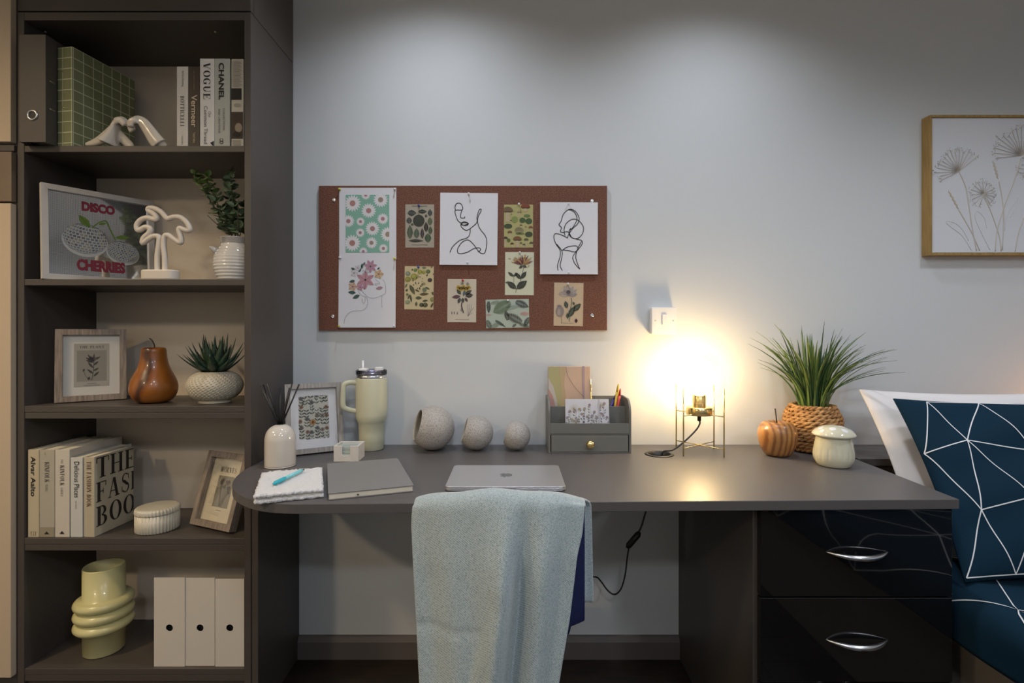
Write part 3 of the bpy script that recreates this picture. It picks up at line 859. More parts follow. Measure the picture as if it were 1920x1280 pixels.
aw = math.atan2(-.074, .1656)
wf = frame('framed_print', 'grey-brown wooden frame with a dried-flower print titled Wolves', (X(364, 1.652) + X(439, 1.578)) / 2 - .003, (1.652 + 1.578) / 2 - DW + .018, SH[3],
           .180, .227, .018, .026, aw, R(17), M_frame, mat('cream_mount', (.72, .64, .46), .7))
s = face(wf, -.066, .066, .025, .205)
s.rect(-.035, .035, .060, .155, ink('8a8574'), 1)
text(s, 'WOLVES', -.036, .166, .072, .016, ink('2c2a27'), serif=True)
random.seed(8)
for k in range(9):
    x = random.uniform(-.022, .024); v = random.uniform(.105, .143)
    s.stroke([(random.uniform(-.006, .008), .063), (x * .6, .09), (x, v)], .0011, ink('3f3a2c'))
    for q in range(6): s.leaf(x, v, R(60 * q + random.uniform(-15, 15)), random.uniform(.006, .011), .006, ink(random.choice(['2c3a44', '39424a', '6a5637', '75603f'])), 3)
s.rect(-.012, .012, .050, .0515, INK_GREY, 2)
s.build('flower_print', wf)

# --- bottom shelf
va = thing('ring_vase', 'pale yellow cylindrical vase wrapped by three thick rings', 'vase', (-1.283, 1.645 - DW, SH[4] + EPS))
M_yel = mat('pale_yellow_glaze', (.58, .54, .27), .28, coat=.3)
z_ = [(.0005, 0), (.050, 0), (.054, .004)]
for zc in (.088, .122, .156):
    z_ += [(.055, zc - .0168)]
    z_ += [(.0565 + .0225 * math.cos(R(a)), zc + .0168 * math.sin(R(a))) for a in (-60, -40, -20, 0, 20, 40, 60)]
z_ += [(.055, .1728), (.055, .262), (.0535, .266), (.0515, .262), (.0505, .02), (.0005, .02)]
MB().lathe(z_, M_yel, 64).build('body', va)

M_file = mat('white_card', (.60, .55, .48), .6)
for i, (a, b, zt, lab) in enumerate(((288.5, 346.5, 1083, 'white card magazine file next to the yellow ring vase'), (347.3, 402.6, 1083.5, 'middle one of three white card magazine files'),
                                     (403.4, 458, 1085.5, 'white card magazine file against the bookcase side panel'))):
    d0 = 1.561 + (0, .003, 0)[i]
    x0, x1 = X(a, d0) + .0003, X(b, d0) - .0003; wd = x1 - x0; h = Z(zt, d0) - SH[4]; dp = .235; tk = .0022
    t = thing('magazine_file', lab, 'magazine file', ((x0 + x1) / 2, d0 - DW, SH[4] + EPS), group='magazine files on the bottom shelf')
    # spine panel with a real round finger hole
    bm = bmesh.new(); hc = Z(1177, d0) - SH[4]
    vo = [bm.verts.new((x, 0, z)) for x, z in ((-wd / 2, 0), (wd / 2, 0), (wd / 2, h), (-wd / 2, h))]
    vh = [bm.verts.new((.0105 * math.cos(2 * PI * k / 24), 0, hc + .0105 * math.sin(2 * PI * k / 24))) for k in range(24)]
    es = [bm.edges.new((vo[k], vo[(k + 1) % 4])) for k in range(4)] + [bm.edges.new((vh[k], vh[(k + 1) % 24])) for k in range(24)]
    bmesh.ops.triangle_fill(bm, use_beauty=True, use_dissolve=False, edges=es)
    me = bpy.data.meshes.new('spine_panel'); bm.to_mesh(me); bm.free(); me.materials.append(M_file)
    o = bpy.data.objects.new('spine_panel', me); COL.objects.link(o); o.parent = t; o.location = (0, tk / 2, 0)
    q = o.modifiers.new('solid', 'SOLIDIFY'); q.thickness = tk; q.offset = 0
    MB().box(-wd / 2 + tk, wd / 2 - tk, .012, .014, .004, h * .93, M_black).build('inner_panel', t)  # black sheet added close behind the finger hole, so the hole looks black
    prof = [(tk, 0), (dp, 0), (dp, .10), (.05, h - .03), (tk, h)]
    for sd in (-1, 1):
        xa = sd * wd / 2; xb = xa - sd * tk
        MB().prism(prof, min(xa, xb), max(xa, xb), M_file, 'x').build('side_panel', t)
    MB().box(-wd / 2 + tk, wd / 2 - tk, tk, dp, 0, tk, M_file).build('bottom_panel', t)
    MB().box(-wd / 2 + tk, wd / 2 - tk, dp - tk, dp, tk, .10, M_file).build('front_panel', t)

# ================================================================ corkboard and what is pinned to it
M_cork = ramp_mat('cork_board', [(.3, '573728'), (.55, '724939'), (.8, '835c49')], tscale=260, detail=3, rough=.85, bump=.25)
CB0, CB1 = W(600, 619, DW), W(1137, 350, DW)
cb = thing('corkboard', 'brown cork pinboard screwed to the wall, covered with prints and postcards', 'pinboard', ((CB0.x + CB1.x) / 2, -.001, CB0.z))
cw, chh = CB1.x - CB0.x, CB1.z - CB0.z
MB().box(-cw / 2, cw / 2, -.012, 0, 0, chh, M_cork).build('board', cb, bevel=.0008)
for px, py in ((626, 375), (1110, 377), (624, 593), (1110, 591)):
    p = W(px, py, DW - .012)
    MB().lathe([(.0003, .0022), (.0016, .0022), (.002, .0012), (.003, .003), (.0065, .0015), (.007, 0)], M_steel, 20, M=Matrix.Rotation(R(90), 4, 'X')).build('screw', cb, loc=(p.x - cb.location.x, -.012, p.z - cb.location.z))
YC = -.0135     # sheets lie just off the board
DC = DW + YC
def card(label, x0, y0, x1, y1, paper, name='postcard', cat='postcard', rot=0.0, curl=0.0, group=None):
    a, b = W(x0, y1, DC), W(x1, y0, DC)
    wd, h = b.x - a.x, b.z - a.z
    t = thing(name, label, cat, ((a.x + b.x) / 2, YC, (a.z + b.z) / 2), 0, group)
    t.rotation_euler = (0, rot, 0)
    mb = MB(); n = 8
    vs = []
    for j in range(n + 1):
        v = -h / 2 + h * j / n; y = -curl * (1 - j / n) ** 2
        vs += [(-wd / 2, y, v), (wd / 2, y, v)]
    mb.add(vs, [(2 * j, 2 * j + 1, 2 * j + 3, 2 * j + 2) for j in range(n)], paper, False)
    mb.build('paper', t, solid=.0005)
    s = Sheet((0, -.0006, 0), (1, 0, 0), (0, 0, 1), (0, -1, 0), (-wd / 2 + .0004, wd / 2 - .0004, -h / 2 + .0004, h / 2 - .0004))
    if curl:
        P0 = s.P
        s.P = lambda u, v, l: P0(u, v, l) + Vector((0, -curl * max(0, .5 - v / h) ** 2, 0))
    return t, s, wd, h
pc = 'prints and postcards on the corkboard'
# daisies
t, s, wd, h = card('white art print of daisies on mint green', 636, 352, 743, 486.5, M_paper, 'art_print', 'art print', group=pc)
def onpx(x0, y0, sc, cxp, cyp):   # zoomed-crop coordinates to sheet coordinates
    return lambda a, b: ((x0 + a / sc - cxp) * DC / F, -(y0 + b / sc - cyp) * DC / F)
f = onpx(640, 350, 9.143, 689.5, 419.25)
u0, v1 = f(75, 138); u1, v0 = f(822, 1128)
s.rect(u0, u1, v0, v1, ink('7fae9c'), 1)
s.clip = (u0, u1, v0, v1)
WP = ink('d9d6d8')
for a, b, r_, c in ((195, 285, 145, 'a87c76'), (420, 145, 80, 'a87c76'), (675, 225, 130, '968474'), (470, 410, 130, 'a87c76'), (122, 590, 108, 'a0787a'), (330, 598, 76, 'a0787a'),
                    (712, 550, 98, 'a8787e'), (535, 718, 125, 'a07a78'), (325, 788, 80, 'a07a78'), (800, 815, 130, '968474'), (188, 965, 145, 'a87c70'), (518, 962, 102, '968474'),
                    (722, 1058, 80, 'a0787a'), (378, 1110, 75, 'a07890')):
    u, v = f(a, b); rr = r_ / 9.143 * DC / F
    for k in range(17):
        an = 2 * PI * k / 17 + a
        s.leaf(u + rr * .25 * math.cos(an), v + rr * .25 * math.sin(an), an, rr * .78, rr * .27, WP, 2 + (k % 3) * .2)
    s.ell(u, v, rr * .34, rr * .34, ink(c), 4)
s.build('daisy_print', t)
# flower-crowned face
t, s, wd, h = card('art print of a line-drawn face crowned with pink flowers', 635, 486, 742, 614, M_paper, 'art_print', 'art print', curl=.004, group=pc)
f = onpx(635, 484, 9.555, 688.5, 550)
LN = ink('8a8688'); DG = ink('3f5a52')
def fl(a, b, r_, n, c, cc='3a2f33', ph=0.0, wide=.5):
    u, v = f(a, b); rr = r_ / 9.555 * DC / F
    for k in range(n): s.leaf(u, v, 2 * PI * k / n + ph, rr, rr * wide, ink(c), 3 + (k % 2) * .3, ink('7a5a60'))
    s.ell(u, v, rr * .1, rr * .1, ink(cc), 5)
for a, b, an, L in ((300, 215, 150, 90), (415, 190, 85, 100), (690, 200, 35, 60), (295, 400, 195, 110), (310, 620, 175, 140), (380, 660, 205, 140), (470, 470, -95, 95), (560, 410, -60, 80), (440, 130, 60, 70), (360, 250, 60, 90)):
    u, v = f(a, b); s.leaf(u, v, R(an), L / 9.555 * DC / F, L * .5 / 9.555 * DC / F, DG, 2, ink('2c423b'))
fl(480, 388, 175, 6, 'b98a94', ph=.5); fl(570, 145, 125, 7, 'b48b9c', ph=.2); fl(720, 285, 92, 5, 'c9ab86', wide=.8); fl(255, 510, 90, 5, 'c4a48e', wide=.8)
fl(280, 265, 75, 5, 'cfccd0', wide=.8); fl(345, 175, 60, 5, 'cfccd0', wide=.8); fl(480, 250, 70, 5, 'c4c4c8', wide=.7); fl(390, 520, 70, 5, 'b98a9c', wide=.7)
for ln in ([(660, 375), (735, 440), (715, 460), (665, 450), (660, 475), (690, 485)], [(790, 380), (830, 440), (848, 560), (840, 620), (790, 660), (640, 715), (540, 700), (470, 640), (410, 575), (360, 570), (365, 610), (420, 670), (500, 695)],
           [(500, 695), (525, 780), (500, 880), (410, 940), (250, 950), (160, 1010), (115, 1090), (103, 1175)], [(780, 665), (775, 760), (782, 885)], [(420, 720), (440, 800), (470, 790), (478, 700)]):
    s.stroke([f(*p) for p in ln], .0011, LN, 4)
u, v = f(735, 525); s.leaf(u - .012, v - .004, R(12), .0245, .012, ink('a98792'), 4, ink('7c6068'))
s.build('face_print', t)
# line face
t, s, wd, h = card('white art print of a woman face drawn in one black line', 825, 361.5, 933, 497, M_paper, 'art_print', 'art print', rot=R(.5), curl=.006, group=pc)
f = onpx(810, 340, 4.415, 879, 429)
BL = ink('1c1c20')
for ln in ([(152, 588), (175, 540), (230, 490), (290, 468), (312, 440), (315, 395), (285, 405), (255, 388), (238, 360), (262, 340), (300, 348), (262, 362), (240, 350)],
           [(192, 238), (190, 205), (205, 182), (232, 182), (250, 205), (248, 235), (192, 240), (198, 285), (215, 325), (240, 345)], [(248, 235), (236, 275), (238, 300), (268, 302), (270, 292)],
           [(240, 345), (268, 334), (302, 348), (280, 366), (240, 356)], [(310, 395), (350, 362), (372, 335), (372, 290), (390, 235), (405, 230), (402, 250), (382, 290), (378, 340), (400, 395), (440, 445), (455, 500), (445, 575), (425, 597), (390, 580), (345, 520), (300, 485), (250, 505), (215, 560), (225, 597), (290, 588), (350, 555), (395, 550), (404, 568), (385, 582)]):
    s.stroke([f(*p) for p in ln], .0025, BL, 3)
s.build('line_drawing', t)
# woman's back
t, s, wd, h = card('white art print of a woman seen from behind in black line', 1012.5, 379.5, 1120.5, 514.5, M_paper, 'art_print', 'art print', rot=R(.2), curl=.005, group=pc)
t.location.y -= .0035      # rests on the screw head
f = onpx(810, 340, 4.415, 1066.5, 447)
for ln in ([(1085, 425), (1062, 418), (1070, 385), (1050, 360), (1068, 330), (1085, 275), (1130, 235), (1180, 245), (1215, 300), (1205, 350), (1160, 395), (1130, 440), (1120, 470)],
           [(1130, 235), (1175, 255), (1198, 310), (1170, 375), (1140, 405)], [(1100, 450), (1092, 400), (1110, 350), (1160, 315), (1210, 325), (1250, 375), (1245, 430), (1210, 470), (1160, 470), (1135, 420), (1145, 390)],
           [(1085, 425), (1125, 420), (1145, 460), (1190, 478), (1235, 490), (1240, 520), (1205, 570), (1165, 625), (1180, 680), (1222, 728)], [(1120, 470), (1070, 445), (1020, 435), (1008, 465), (1025, 520), (1058, 570), (1060, 620), (1040, 690), (1042, 738)],
           [(1030, 520), (1075, 580), (1072, 640), (1060, 700), (1078, 738)], [(1075, 575), (1120, 545), (1190, 535), (1205, 560), (1180, 585), (1130, 575), (1080, 570)], [(1235, 500), (1200, 570), (1190, 640), (1222, 728)]):
    s.stroke([f(*p) for p in ln], .0025, BL, 3)
s.build('line_drawing', t)
# leaf chart
t, s, wd, h = card('beige postcard charting dark green leaves around a round leaf', 760, 383, 814, 464, mat('beige_card', 'a39a8a', .7), group=pc)
f = onpx(755, 380, 14.54, 787, 423.5); k14 = DC / F / 14.54
s.ell(*f(440, 490), 160 * k14, 165 * k14, ink('37382f'), 2)
for a, b, an, L, wd_, c in ((130, 280, 0, 245, 155, '363b38'), (420, 240, 0, 240, 105, '2b2f2a'), (745, 370, 90, 195, 115, '3a3f3d'), (180, 575, 90, 185, 145, '43453f'), (745, 620, 90, 230, 125, '56603f'),
                             (200, 990, 90, 390, 150, '4a5540'), (380, 975, 90, 285, 145, '4c5748'), (535, 985, 90, 300, 95, '3c3038'), (640, 800, 90, 280, 115, '2d2220'), (755, 870, 90, 235, 105, '44522f'), (690, 1080, 90, 250, 170, '3f5238'), (160, 1035, 0, 410, 75, '2f2f2c'), (265, 630, 90, 75, 65, '3f4434'), (640, 400, 90, 85, 65, '3f4434')):
    u, v = f(a, b); s.leaf(u, v, R(an), L * k14, wd_ * k14 * 1.1, ink(c), 2, ink('6f7466'))
u, v = f(250, 100); s.rect(u, u + 420 * k14, v, v + 22 * k14, ink('7d766b'), 2); u, v = f(240, 1150); s.rect(u, u + 440 * k14, v, v + 14 * k14, ink('857d70'), 2)
s.build('leaf_print', t)
# crowded botanical chart
t, s, wd, h = card('cream postcard crowded with olive fruits and seeds', 758.5, 499, 813, 580, mat('straw_card', 'c4b58c', .7), rot=R(.6), group=pc)
f = onpx(755, 495, 14.54, 785.7, 539.5)
for a, b, r_, c in ((310, 345, 98, '8d8a3e'), (140, 420, 82, '84803a'), (740, 432, 62, '3b2a2c'), (820, 960, 70, '7d7a45'), (580, 535, 40, '8a8455'), (470, 210, 62, '8a8a35'), (570, 220, 50, '8f8a3c'), (690, 200, 62, '566238'), (340, 165, 50, '61763c'),
                    (140, 260, 70, '75806a'), (620, 1110, 70, '4d4a2c'), (520, 1110, 62, '41402a'), (140, 1040, 65, '7d8768')):
    u, v = f(a, b); s.ell(u, v, r_ * k14, r_ * .9 * k14, ink(c), 2); s.ell(u - r_ * .2 * k14, v + r_ * .2 * k14, r_ * .55 * k14, r_ * .5 * k14, ink('%02x%02x%02x' % tuple(min(255, int(c[i:i+2], 16) + 18) for i in (0, 2, 4))), 3)
random.seed(21)
for a, b, an, L, wd_ in ((190, 560, -62, 310, 110), (330, 690, -25, 150, 45), (460, 825, 5, 260, 80), (210, 830, -80, 220, 55), (140, 960, 65, 150, 50), (370, 1150, 85, 130, 70), (770, 1190, 65, 160, 60), (60, 650, 60, 140, 55), (80, 740, 40, 85, 60), (90, 830, 0, 80, 80), (560, 760, 60, 150, 130), (350, 920, 0, 180, 90),
                          (540, 1010, 10, 160, 60), (790, 760, -40, 130, 80), (620, 620, -30, 140, 45), (520, 95, 0, 130, 60), (770, 100, 70, 110, 60), (240, 180, 60, 60, 40), (650, 330, 70, 70, 40), (820, 290, 30, 60, 60)):
    u, v = f(a, b); s.leaf(u, v, R(an), L * k14, wd_ * k14, ink(random.choice(['3e4028', '4b4c30', '39402c', '52462c', '6c7658'])), 2.5, ink('7d7a58'))
for k in range(26):
    u, v = f(random.uniform(260, 560), random.uniform(330, 680)); s.ell(u, v, random.uniform(8, 18) * k14, random.uniform(8, 18) * k14, ink(random.choice(['3e3a22', '55502e', '2f2f20'])), 3)
s.build('chart_print', t)
# mushrooms
t, s, wd, h = card('yellow-green postcard of many brown mushrooms', 945, 383.5, 999.5, 464, mat('khaki_card', 'a9a36c', .7), group=pc)
f = onpx(940, 378, 7.19, 972.2, 423.7); k7 = DC / F / 7.19
def mush(a, b, cw_, ht, cap, st='b3a184'):
    u, v = f(a, b); c_ = cw_ * k7; g = ht * k7
    s.poly([(u - c_ * .14, v), (u - c_ * .17, v - g), (u + c_ * .17, v - g), (u + c_ * .14, v)], ink(st), 2)
    s.poly([(u + c_ * .5 * math.cos(R(q)), v + c_ * .42 * math.sin(R(q)) - c_ * .04) for q in range(0, 181, 15)], ink(cap), 3)
    s.poly([(u - c_ * .48, v - c_ * .02), (u - c_ * .3, v - c_ * .12), (u + c_ * .3, v - c_ * .12), (u + c_ * .48, v - c_ * .02)], ink('4a3c2a'), 3.3)
for q in ((85, 125, 150, 150, '6e5a3c'), (325, 75, 130, 60, '7c3b22'), (240, 140, 55, 70, '9a8c6a'), (215, 510, 120, 110, '70502e'), (115, 415, 65, 95, '6e4c30'), (335, 515, 62, 80, '4d5530'), (55, 495, 65, 110, '3c3226'), (145, 570, 50, 45, '5e3a26'),
          (395, 350, 60, 55, '7a4a30'), (330, 340, 26, 60, '8a6b48'), (265, 560, 36, 50, '4d5530'), (305, 580, 40, 35, '454d2e'), (405, 560, 60, 60, '5a5636'), (135, 170, 24, 40, '6e5a3c'), (265, 320, 36, 40, '6a4a30'), (130, 255, 24, 35, '4a4a2c')): mush(*q)
for a, b, ru, rv, c in ((285, 250, 42, 36, '41562f'), (370, 262, 46, 40, '3d5230'), (90, 330, 58, 32, '3a4a2c'), (370, 440, 52, 36, '39462c'), (240, 385, 62, 42, '8d8560'), (180, 240, 44, 44, '7d8a4c'), (345, 190, 44, 20, '5f7445'), (250, 430, 60, 14, '5d6e38'), (98, 520, 24, 24, '56662f')):
    u, v = f(a, b); s.ell(u, v, ru * k7, rv * k7, ink(c), 2.4)
for rr in (46, 30, 15):
    s.stroke([f(235 - rr, 395), f(235 - rr * .7, 395 - rr * .7), f(235, 395 - rr), f(235 + rr * .7, 395 - rr * .7), f(235 + rr, 395)], .0011, ink('5a4c34'), 4)
s.build('mushroom_print', t)
# honeysuckle
t, s, wd, h = card('pale cream postcard of a honeysuckle sprig with dark leaves', 947, 472.5, 1001, 553, mat('pale_cream_card', 'c9c9b0', .7), rot=R(.4), group=pc)
f = onpx(940, 378, 7.19, 974, 512.7)
s.stroke([f(300, 870), f(285, 970), f(255, 1080), f(205, 1180), f(193, 1225)], .0013, ink('3b3a30'), 2); s.stroke([f(168, 1090), f(168, 1000), f(150, 985)], .0011, ink('3b3a30'), 2)
for a, b, an, L, wd_ in ((205, 1175, 142, 165, 78), (205, 1175, 38, 180, 95), (265, 1045, 130, 120, 52), (265, 1040, 55, 125, 60), (165, 1010, 140, 100, 40), (165, 1010, 45, 75, 34), (85, 1090, 180, 35, 16), (290, 860, 215, 65, 40), (290, 860, -25, 60, 38)):
    u, v = f(a, b); s.leaf(u, v, R(an), L * k7, wd_ * k7, ink('36382f' if wd_ > 40 else '44483c'), 3, ink('5a5e50'))
random.seed(4)
for q in range(24):
    an = R(15 + 150 * q / 23); u, v = f(285, 850); L = random.uniform(95, 165) * k7
    s.leaf(u + .002 * math.cos(an), v, an, L, 20 * k7, ink(random.choice(['9c7d4e', 'b0935c', '5a3038', '6e3a40', 'a58556'])), 3 + (q % 3) * .2)
for a, b in ((130, 770), (400, 790), (165, 830), (380, 850), (330, 760), (210, 790)):
    u, v = f(a, b); s.leaf(u, v, R(random.uniform(100, 260)), 45 * k7, 16 * k7, ink('b09a6c'), 4)
s.build('honeysuckle_print', t)
# yellow primula
t, s, wd, h = card('cream postcard of a yellow flower with its roots, held by a red pin', 839, 523, 893, 604, mat('cream_card', 'c6bba8', .7), rot=R(.4), group=pc)
f = onpx(835, 518, 11.78, 866, 563.5); k11 = DC / F / 11.78
for a, b, an, L, wd_, c in ((345, 400, 130, 150, 75, '3d4038'), (430, 400, 32, 180, 80, '3d4038'), (440, 430, 8, 175, 105, '3f3a38'), (335, 440, 187, 195, 85, '5a3a44'), (330, 470, 250, 140, 70, '3a4038'), (430, 470, -55, 110, 60, '4d3038'), (385, 470, -90, 120, 70, '3a4038'), (395, 440, 75, 150, 60, '53606a')):
    u, v = f(a, b); s.leaf(u, v, R(an), L * k11, wd_ * k11, ink(c), 2.5, ink('6a6a60'))
for a, b in ((290, 245), (400, 240), (510, 245), (345, 280), (455, 280)):
    u, v = f(a, b)
    for q in range(6): s.leaf(u, v, q * 1.05 + a, 62 * k11, 40 * k11, ink('b89a3c' if q % 2 else 'c4a94e'), 3.5)
    s.ell(u, v, 20 * k11, 20 * k11, ink('7a5c24'), 4.5)
for a, b in ((370, 160), (490, 165)):
    u, v = f(a, b)
    for q in range(5): s.leaf(u, v, q * 1.26, 45 * k11, 26 * k11, ink('8d8878'), 3)
s.stroke([f(365, 580), f(360, 660), f(385, 740), f(400, 800)], .0035, ink('3c2830'), 3); s.stroke([f(380, 680), f(350, 740), f(355, 770)], .0018, ink('3c2830'), 3)
for q in ([(500, 870), (490, 700), (500, 620)], [(505, 870), (530, 700), (540, 600)], [(510, 870), (570, 720), (575, 620)], [(505, 870), (600, 720), (630, 690)], [(495, 870), (600, 800)]): s.stroke([f(*p) for p in q], .0009, ink('7f7a80'), 3)
for a, b in ((145, 820), (200, 820), (268, 830)): u, v = f(a, b); s.leaf(u, v - .003, R(90), 70 * k11, 26 * k11, ink('77727a'), 3)
u, v = f(220, 955); s.rect(u, u + 310 * k11, v, v + 10 * k11, ink('958c80'), 2)
s.build('flower_print', t)
# ferns
t, s, wd, h = card('wide pale green postcard of fern fronds', 911, 561, 992, 614.5, mat('mint_card', 'a9b5a6', .7), rot=-R(1.2), group=pc)
f = onpx(835, 518, 11.78, 951.5, 587.7)
def fern(a, b, a2, b2, n, L, c, lw=16):
    for q in range(n):
        t_ = q / (n - 1); x, y = a + (a2 - a) * t_, b + (b2 - b) * t_; an = math.atan2(-(b2 - b), a2 - a); sz = L * math.sin(PI * (.15 + .8 * t_) ** .8)
        for sd in (-1, 1): u, v = f(x, y); s.leaf(u, v, an + sd * 1.05, sz * k11, lw * k11, ink(c), 2.4 + (q % 2) * .2)
    s.stroke([f(a, b), f(a2, b2)], .0008, ink(c), 3)
fern(1440, 570, 1080, 780, 17, 175, '67785f', 26); fern(1680, 1020, 1360, 830, 16, 120, '3a332e'); fern(1560, 560, 1830, 680, 14, 105, '333a3a'); fern(960, 550, 960, 790, 9, 60, '333b38', 24)
fern(1110, 970, 1320, 1110, 12, 42, '3a4440', 18); fern(1660, 830, 1850, 830, 12, 60, 'c08f88', 12); fern(900, 840, 1010, 840, 8, 30, 'c08f88', 9); fern(910, 960, 1000, 1150, 10, 80, '4d564a', 16); fern(1850, 920, 1740, 1110, 10, 75, '384038', 18)
fern(1640, 1060, 1850, 1120, 10, 50, '3a4038', 14); fern(1000, 1130, 1200, 1020, 10, 70, '7d8a76', 16); fern(1350, 700, 1640, 660, 14, 70, '8b9a90', 12); fern(1180, 540, 1000, 600, 9, 55, '7c8a78', 14)
fern(1380, 960, 1330, 760, 8, 70, '38322c', 22); fern(1480, 1110, 1560, 1060, 6, 36, '3a4548', 14)
s.build('fern_print', t)
# poppy
t, s, wd, h = card('tan postcard of a grey poppy and its seed head', 1038.5, 530, 1093.5, 611, mat('tan_card', 'bda88c', .7), rot=R(1.0), group=pc)
f = onpx(1030, 525, 13.77, 1066, 570.5); k13 = DC / F / 13.77
random.seed(9)
for q in range(13):
    an = R(10 + 160 * q / 12); u, v = f(490, 400); s.leaf(u, v, an, random.uniform(190, 290) * k13, 105 * k13, ink(random.choice(['a39a92', '958c88', '8a8488', 'aaa096'])), 2 + q * .12, ink('6f686a'))
s.ell(*f(485, 310), 52 * k13, 50 * k13, ink('4d4248'), 5)
s.stroke([f(560, 460), f(575, 560), f(540, 800), f(520, 1070)], .0022, ink('565a48'), 4); s.stroke([f(320, 930), f(322, 1130)], .0014, ink('6a5c50'), 3)
s.ell(*f(275, 810), 108 * k13, 140 * k13, ink('857a76'), 3); s.ell(*f(250, 830), 45 * k13, 90 * k13, ink('9c9088'), 4); s.leaf(*f(195, 680), R(5), 130 * k13, 65 * k13, ink('756a72'), 4)
for a, b, an, L, wd_ in ((460, 730, 105, 200, 110), (500, 960, 62, 330, 150), (600, 800, 42, 290, 150), (760, 600, -60, 80, 50), (480, 1000, 95, 160, 70), (640, 640, 110, 90, 60)):
    u, v = f(a, b); s.leaf(u, v, R(an), L * k13, wd_ * k13, ink('3a4034'), 4.5, ink('6c7260'))
s.leaf(*f(700, 1100), R(92), 115 * k13, 80 * k13, ink('34161f'), 4); u, v = f(350, 1115); s.rect(u, u + 290 * k13, v, v + 12 * k13, ink('9a8a76'), 2)
s.build('poppy_print', t)

# push pins
def pin(label, px, py, col, grp='push pins in the corkboard'):
    p = W(px, py, DC - .004)
    t = thing('push_pin', label, 'push pin', (p.x, YC - .001, p.z), group=grp)
    mb = MB().lathe([(.0002, .0), (.0035, .0), (.0035, .0015), (.0018, .003), (.0016, .008), (.0034, .010), (.0036, .0118), (.0030, .0128), (.0002, .013)], mat('pin_' + col, col, .35), 14, M=Matrix.Rotation(R(90), 4, 'X'))
    mb.build('head', t)
    MB().tube([(0, 0, 0), (0, .010, 0)], .0005, M_steel, 6).build('needle', t)
for lab, px, py, c in (('yellow push pin at the top corner of the daisy print', 637, 355, 'c9c23a'), ('white push pin at the top corner of the daisy print', 740, 355, 'd8d8d8'),
                       ('white push pin between the daisy print and the flower-crowned face', 638, 483, 'd8d8d8'), ('yellow push pin between the daisy print and the flower-crowned face', 740, 485, 'c9c23a'),
                       ('yellow push pin at the bottom of the flower-crowned face print', 636.5, 611, 'c9c23a'), ('white push pin at the bottom of the flower-crowned face print', 739, 611, 'd8d8d8'),
                       ('blue push pin in the leaf chart postcard', 785.5, 386, '2b4690'), ('blue push pin in the fruit and seed postcard', 784.5, 500.5, '3a58a8'),
                       ('white push pin at the top of the one-line face print', 879, 363.5, 'd8d8d8'), ('white push pin at the bottom of the one-line face print', 877, 492.5, 'd8d8d8'),
                       ('white push pin in the mushroom postcard', 973, 383, 'd8d8d8'), ('white push pin in the honeysuckle postcard', 974.5, 473.5, 'd8d8d8'), ('red push pin in the yellow flower postcard', 867.8, 525.5, 'b8332c'),
                       ('white push pin in the fern postcard', 952, 563, 'd8d8d8'), ('white push pin at the top of the woman-from-behind print', 1066, 382.5, 'd8d8d8'), ('white push pin at the bottom of the woman-from-behind print', 1066, 511, 'd8d8d8'),
                       ('white push pin in the poppy postcard', 1064.5, 532, 'd8d8d8')):
    pin(lab, px, py, c)

# ================================================================ things on the desk
ZT = ZD + EPS
# reed diffuser
rd = thing('reed_diffuser', 'glossy cream ceramic bottle with black reed sticks', 'diffuser', (X(525.5, 1.555), 1.555 - DW, ZT))
M_pearl = mat('pearl_glaze', (.62, .58, .52), .12, coat=.6)
prof = [(.0005, 0), (.040, 0), (.043, .004), (.0435, .012), (.0435, .070), (.0425, .085), (.038, .101), (.030, .112), (.019, .119), (.012, .121), (.009, .119), (.009, .09), (.0005, .088)]
MB().lathe([(p.x, p.z) for p in catmull([(r, 0, z) for r, z in prof], 4)], M_pearl, 48).build('bottle', rd)
MB().lathe([(.0088, .117), (.0088, .1235), (.0105, .1235), (.0108, .1195)], M_black, 20).build('neck_ring', rd)
for i, (px, py, dy) in enumerate(((489, 723, .0), (494, 721, .03), (501, 719.5, -.02), (526, 727, .03), (543, 727, .03), (548, 717, -.015), (561, 720, .0))):
    tip = W(px, py, 1.555 + dy) - rd.location
    base = Vector(((525.5 - px) * .00012, -dy * .15, .10))
    MB().tube([base, tip], .0023, M_black, 6).build('reed', rd)

# floral frame
ax = R(30)
brx, bry = X(646, 1.75), 1.75
cxx, cyy = brx - .09 * math.cos(ax), bry - .09 * math.sin(ax)
M_greywood = ramp_mat('silver_grey_wood', [(.3, '857f79'), (.7, 'aaa49d')], scale=(60, 60, 6), tscale=3, detail=6, rough=.6, bump=.15)
ff = frame('framed_print', 'silver-grey wooden frame with a wildflower pattern print, on the desk', cxx - .008, cyy - DW + .012, ZD, .178, .227, .0165, .022, ax, R(13), M_greywood, mat('white_mount', (.72, .72, .74), .7))
s = face(ff, -.048, .048, .045, .187)
s.rect(-.047, .047, .047, .186, ink('b9b8ac'), 1)
random.seed(33)
def sprig(s, u, v, h, c, kind):
    s.stroke([(u, v), (u + random.uniform(-.004, .004), v + h)], .0008, ink(c), 2)
    n = max(3, int(h / .0085))
    for q in range(n):
        for sd in (-1, 1): s.leaf(u, v + h * (q + .3) / n, R(90 - sd * random.uniform(32, 62)), random.uniform(.008, .014), random.uniform(.0032, .0052), ink(c), 2.2)
    if kind:
        for q in range(9): s.leaf(u, v + h, q * .698, .0075, .0036, ink(kind), 3)
        s.ell(u, v + h, .0026, .0026, ink('6a4a38'), 4)
for r_ in range(4):
    for k in range(6):
        sprig(s, -.040 + k * .016 + random.uniform(-.003, .003), .044 + r_ * .037 + random.uniform(-.008, .008), random.uniform(.026, .042), random.choice(['4a4f4c', '575c58', '3f4540', '6a6f70']), random.choice([None, '7f7a72', '8a6f62', '5c6468', None]))
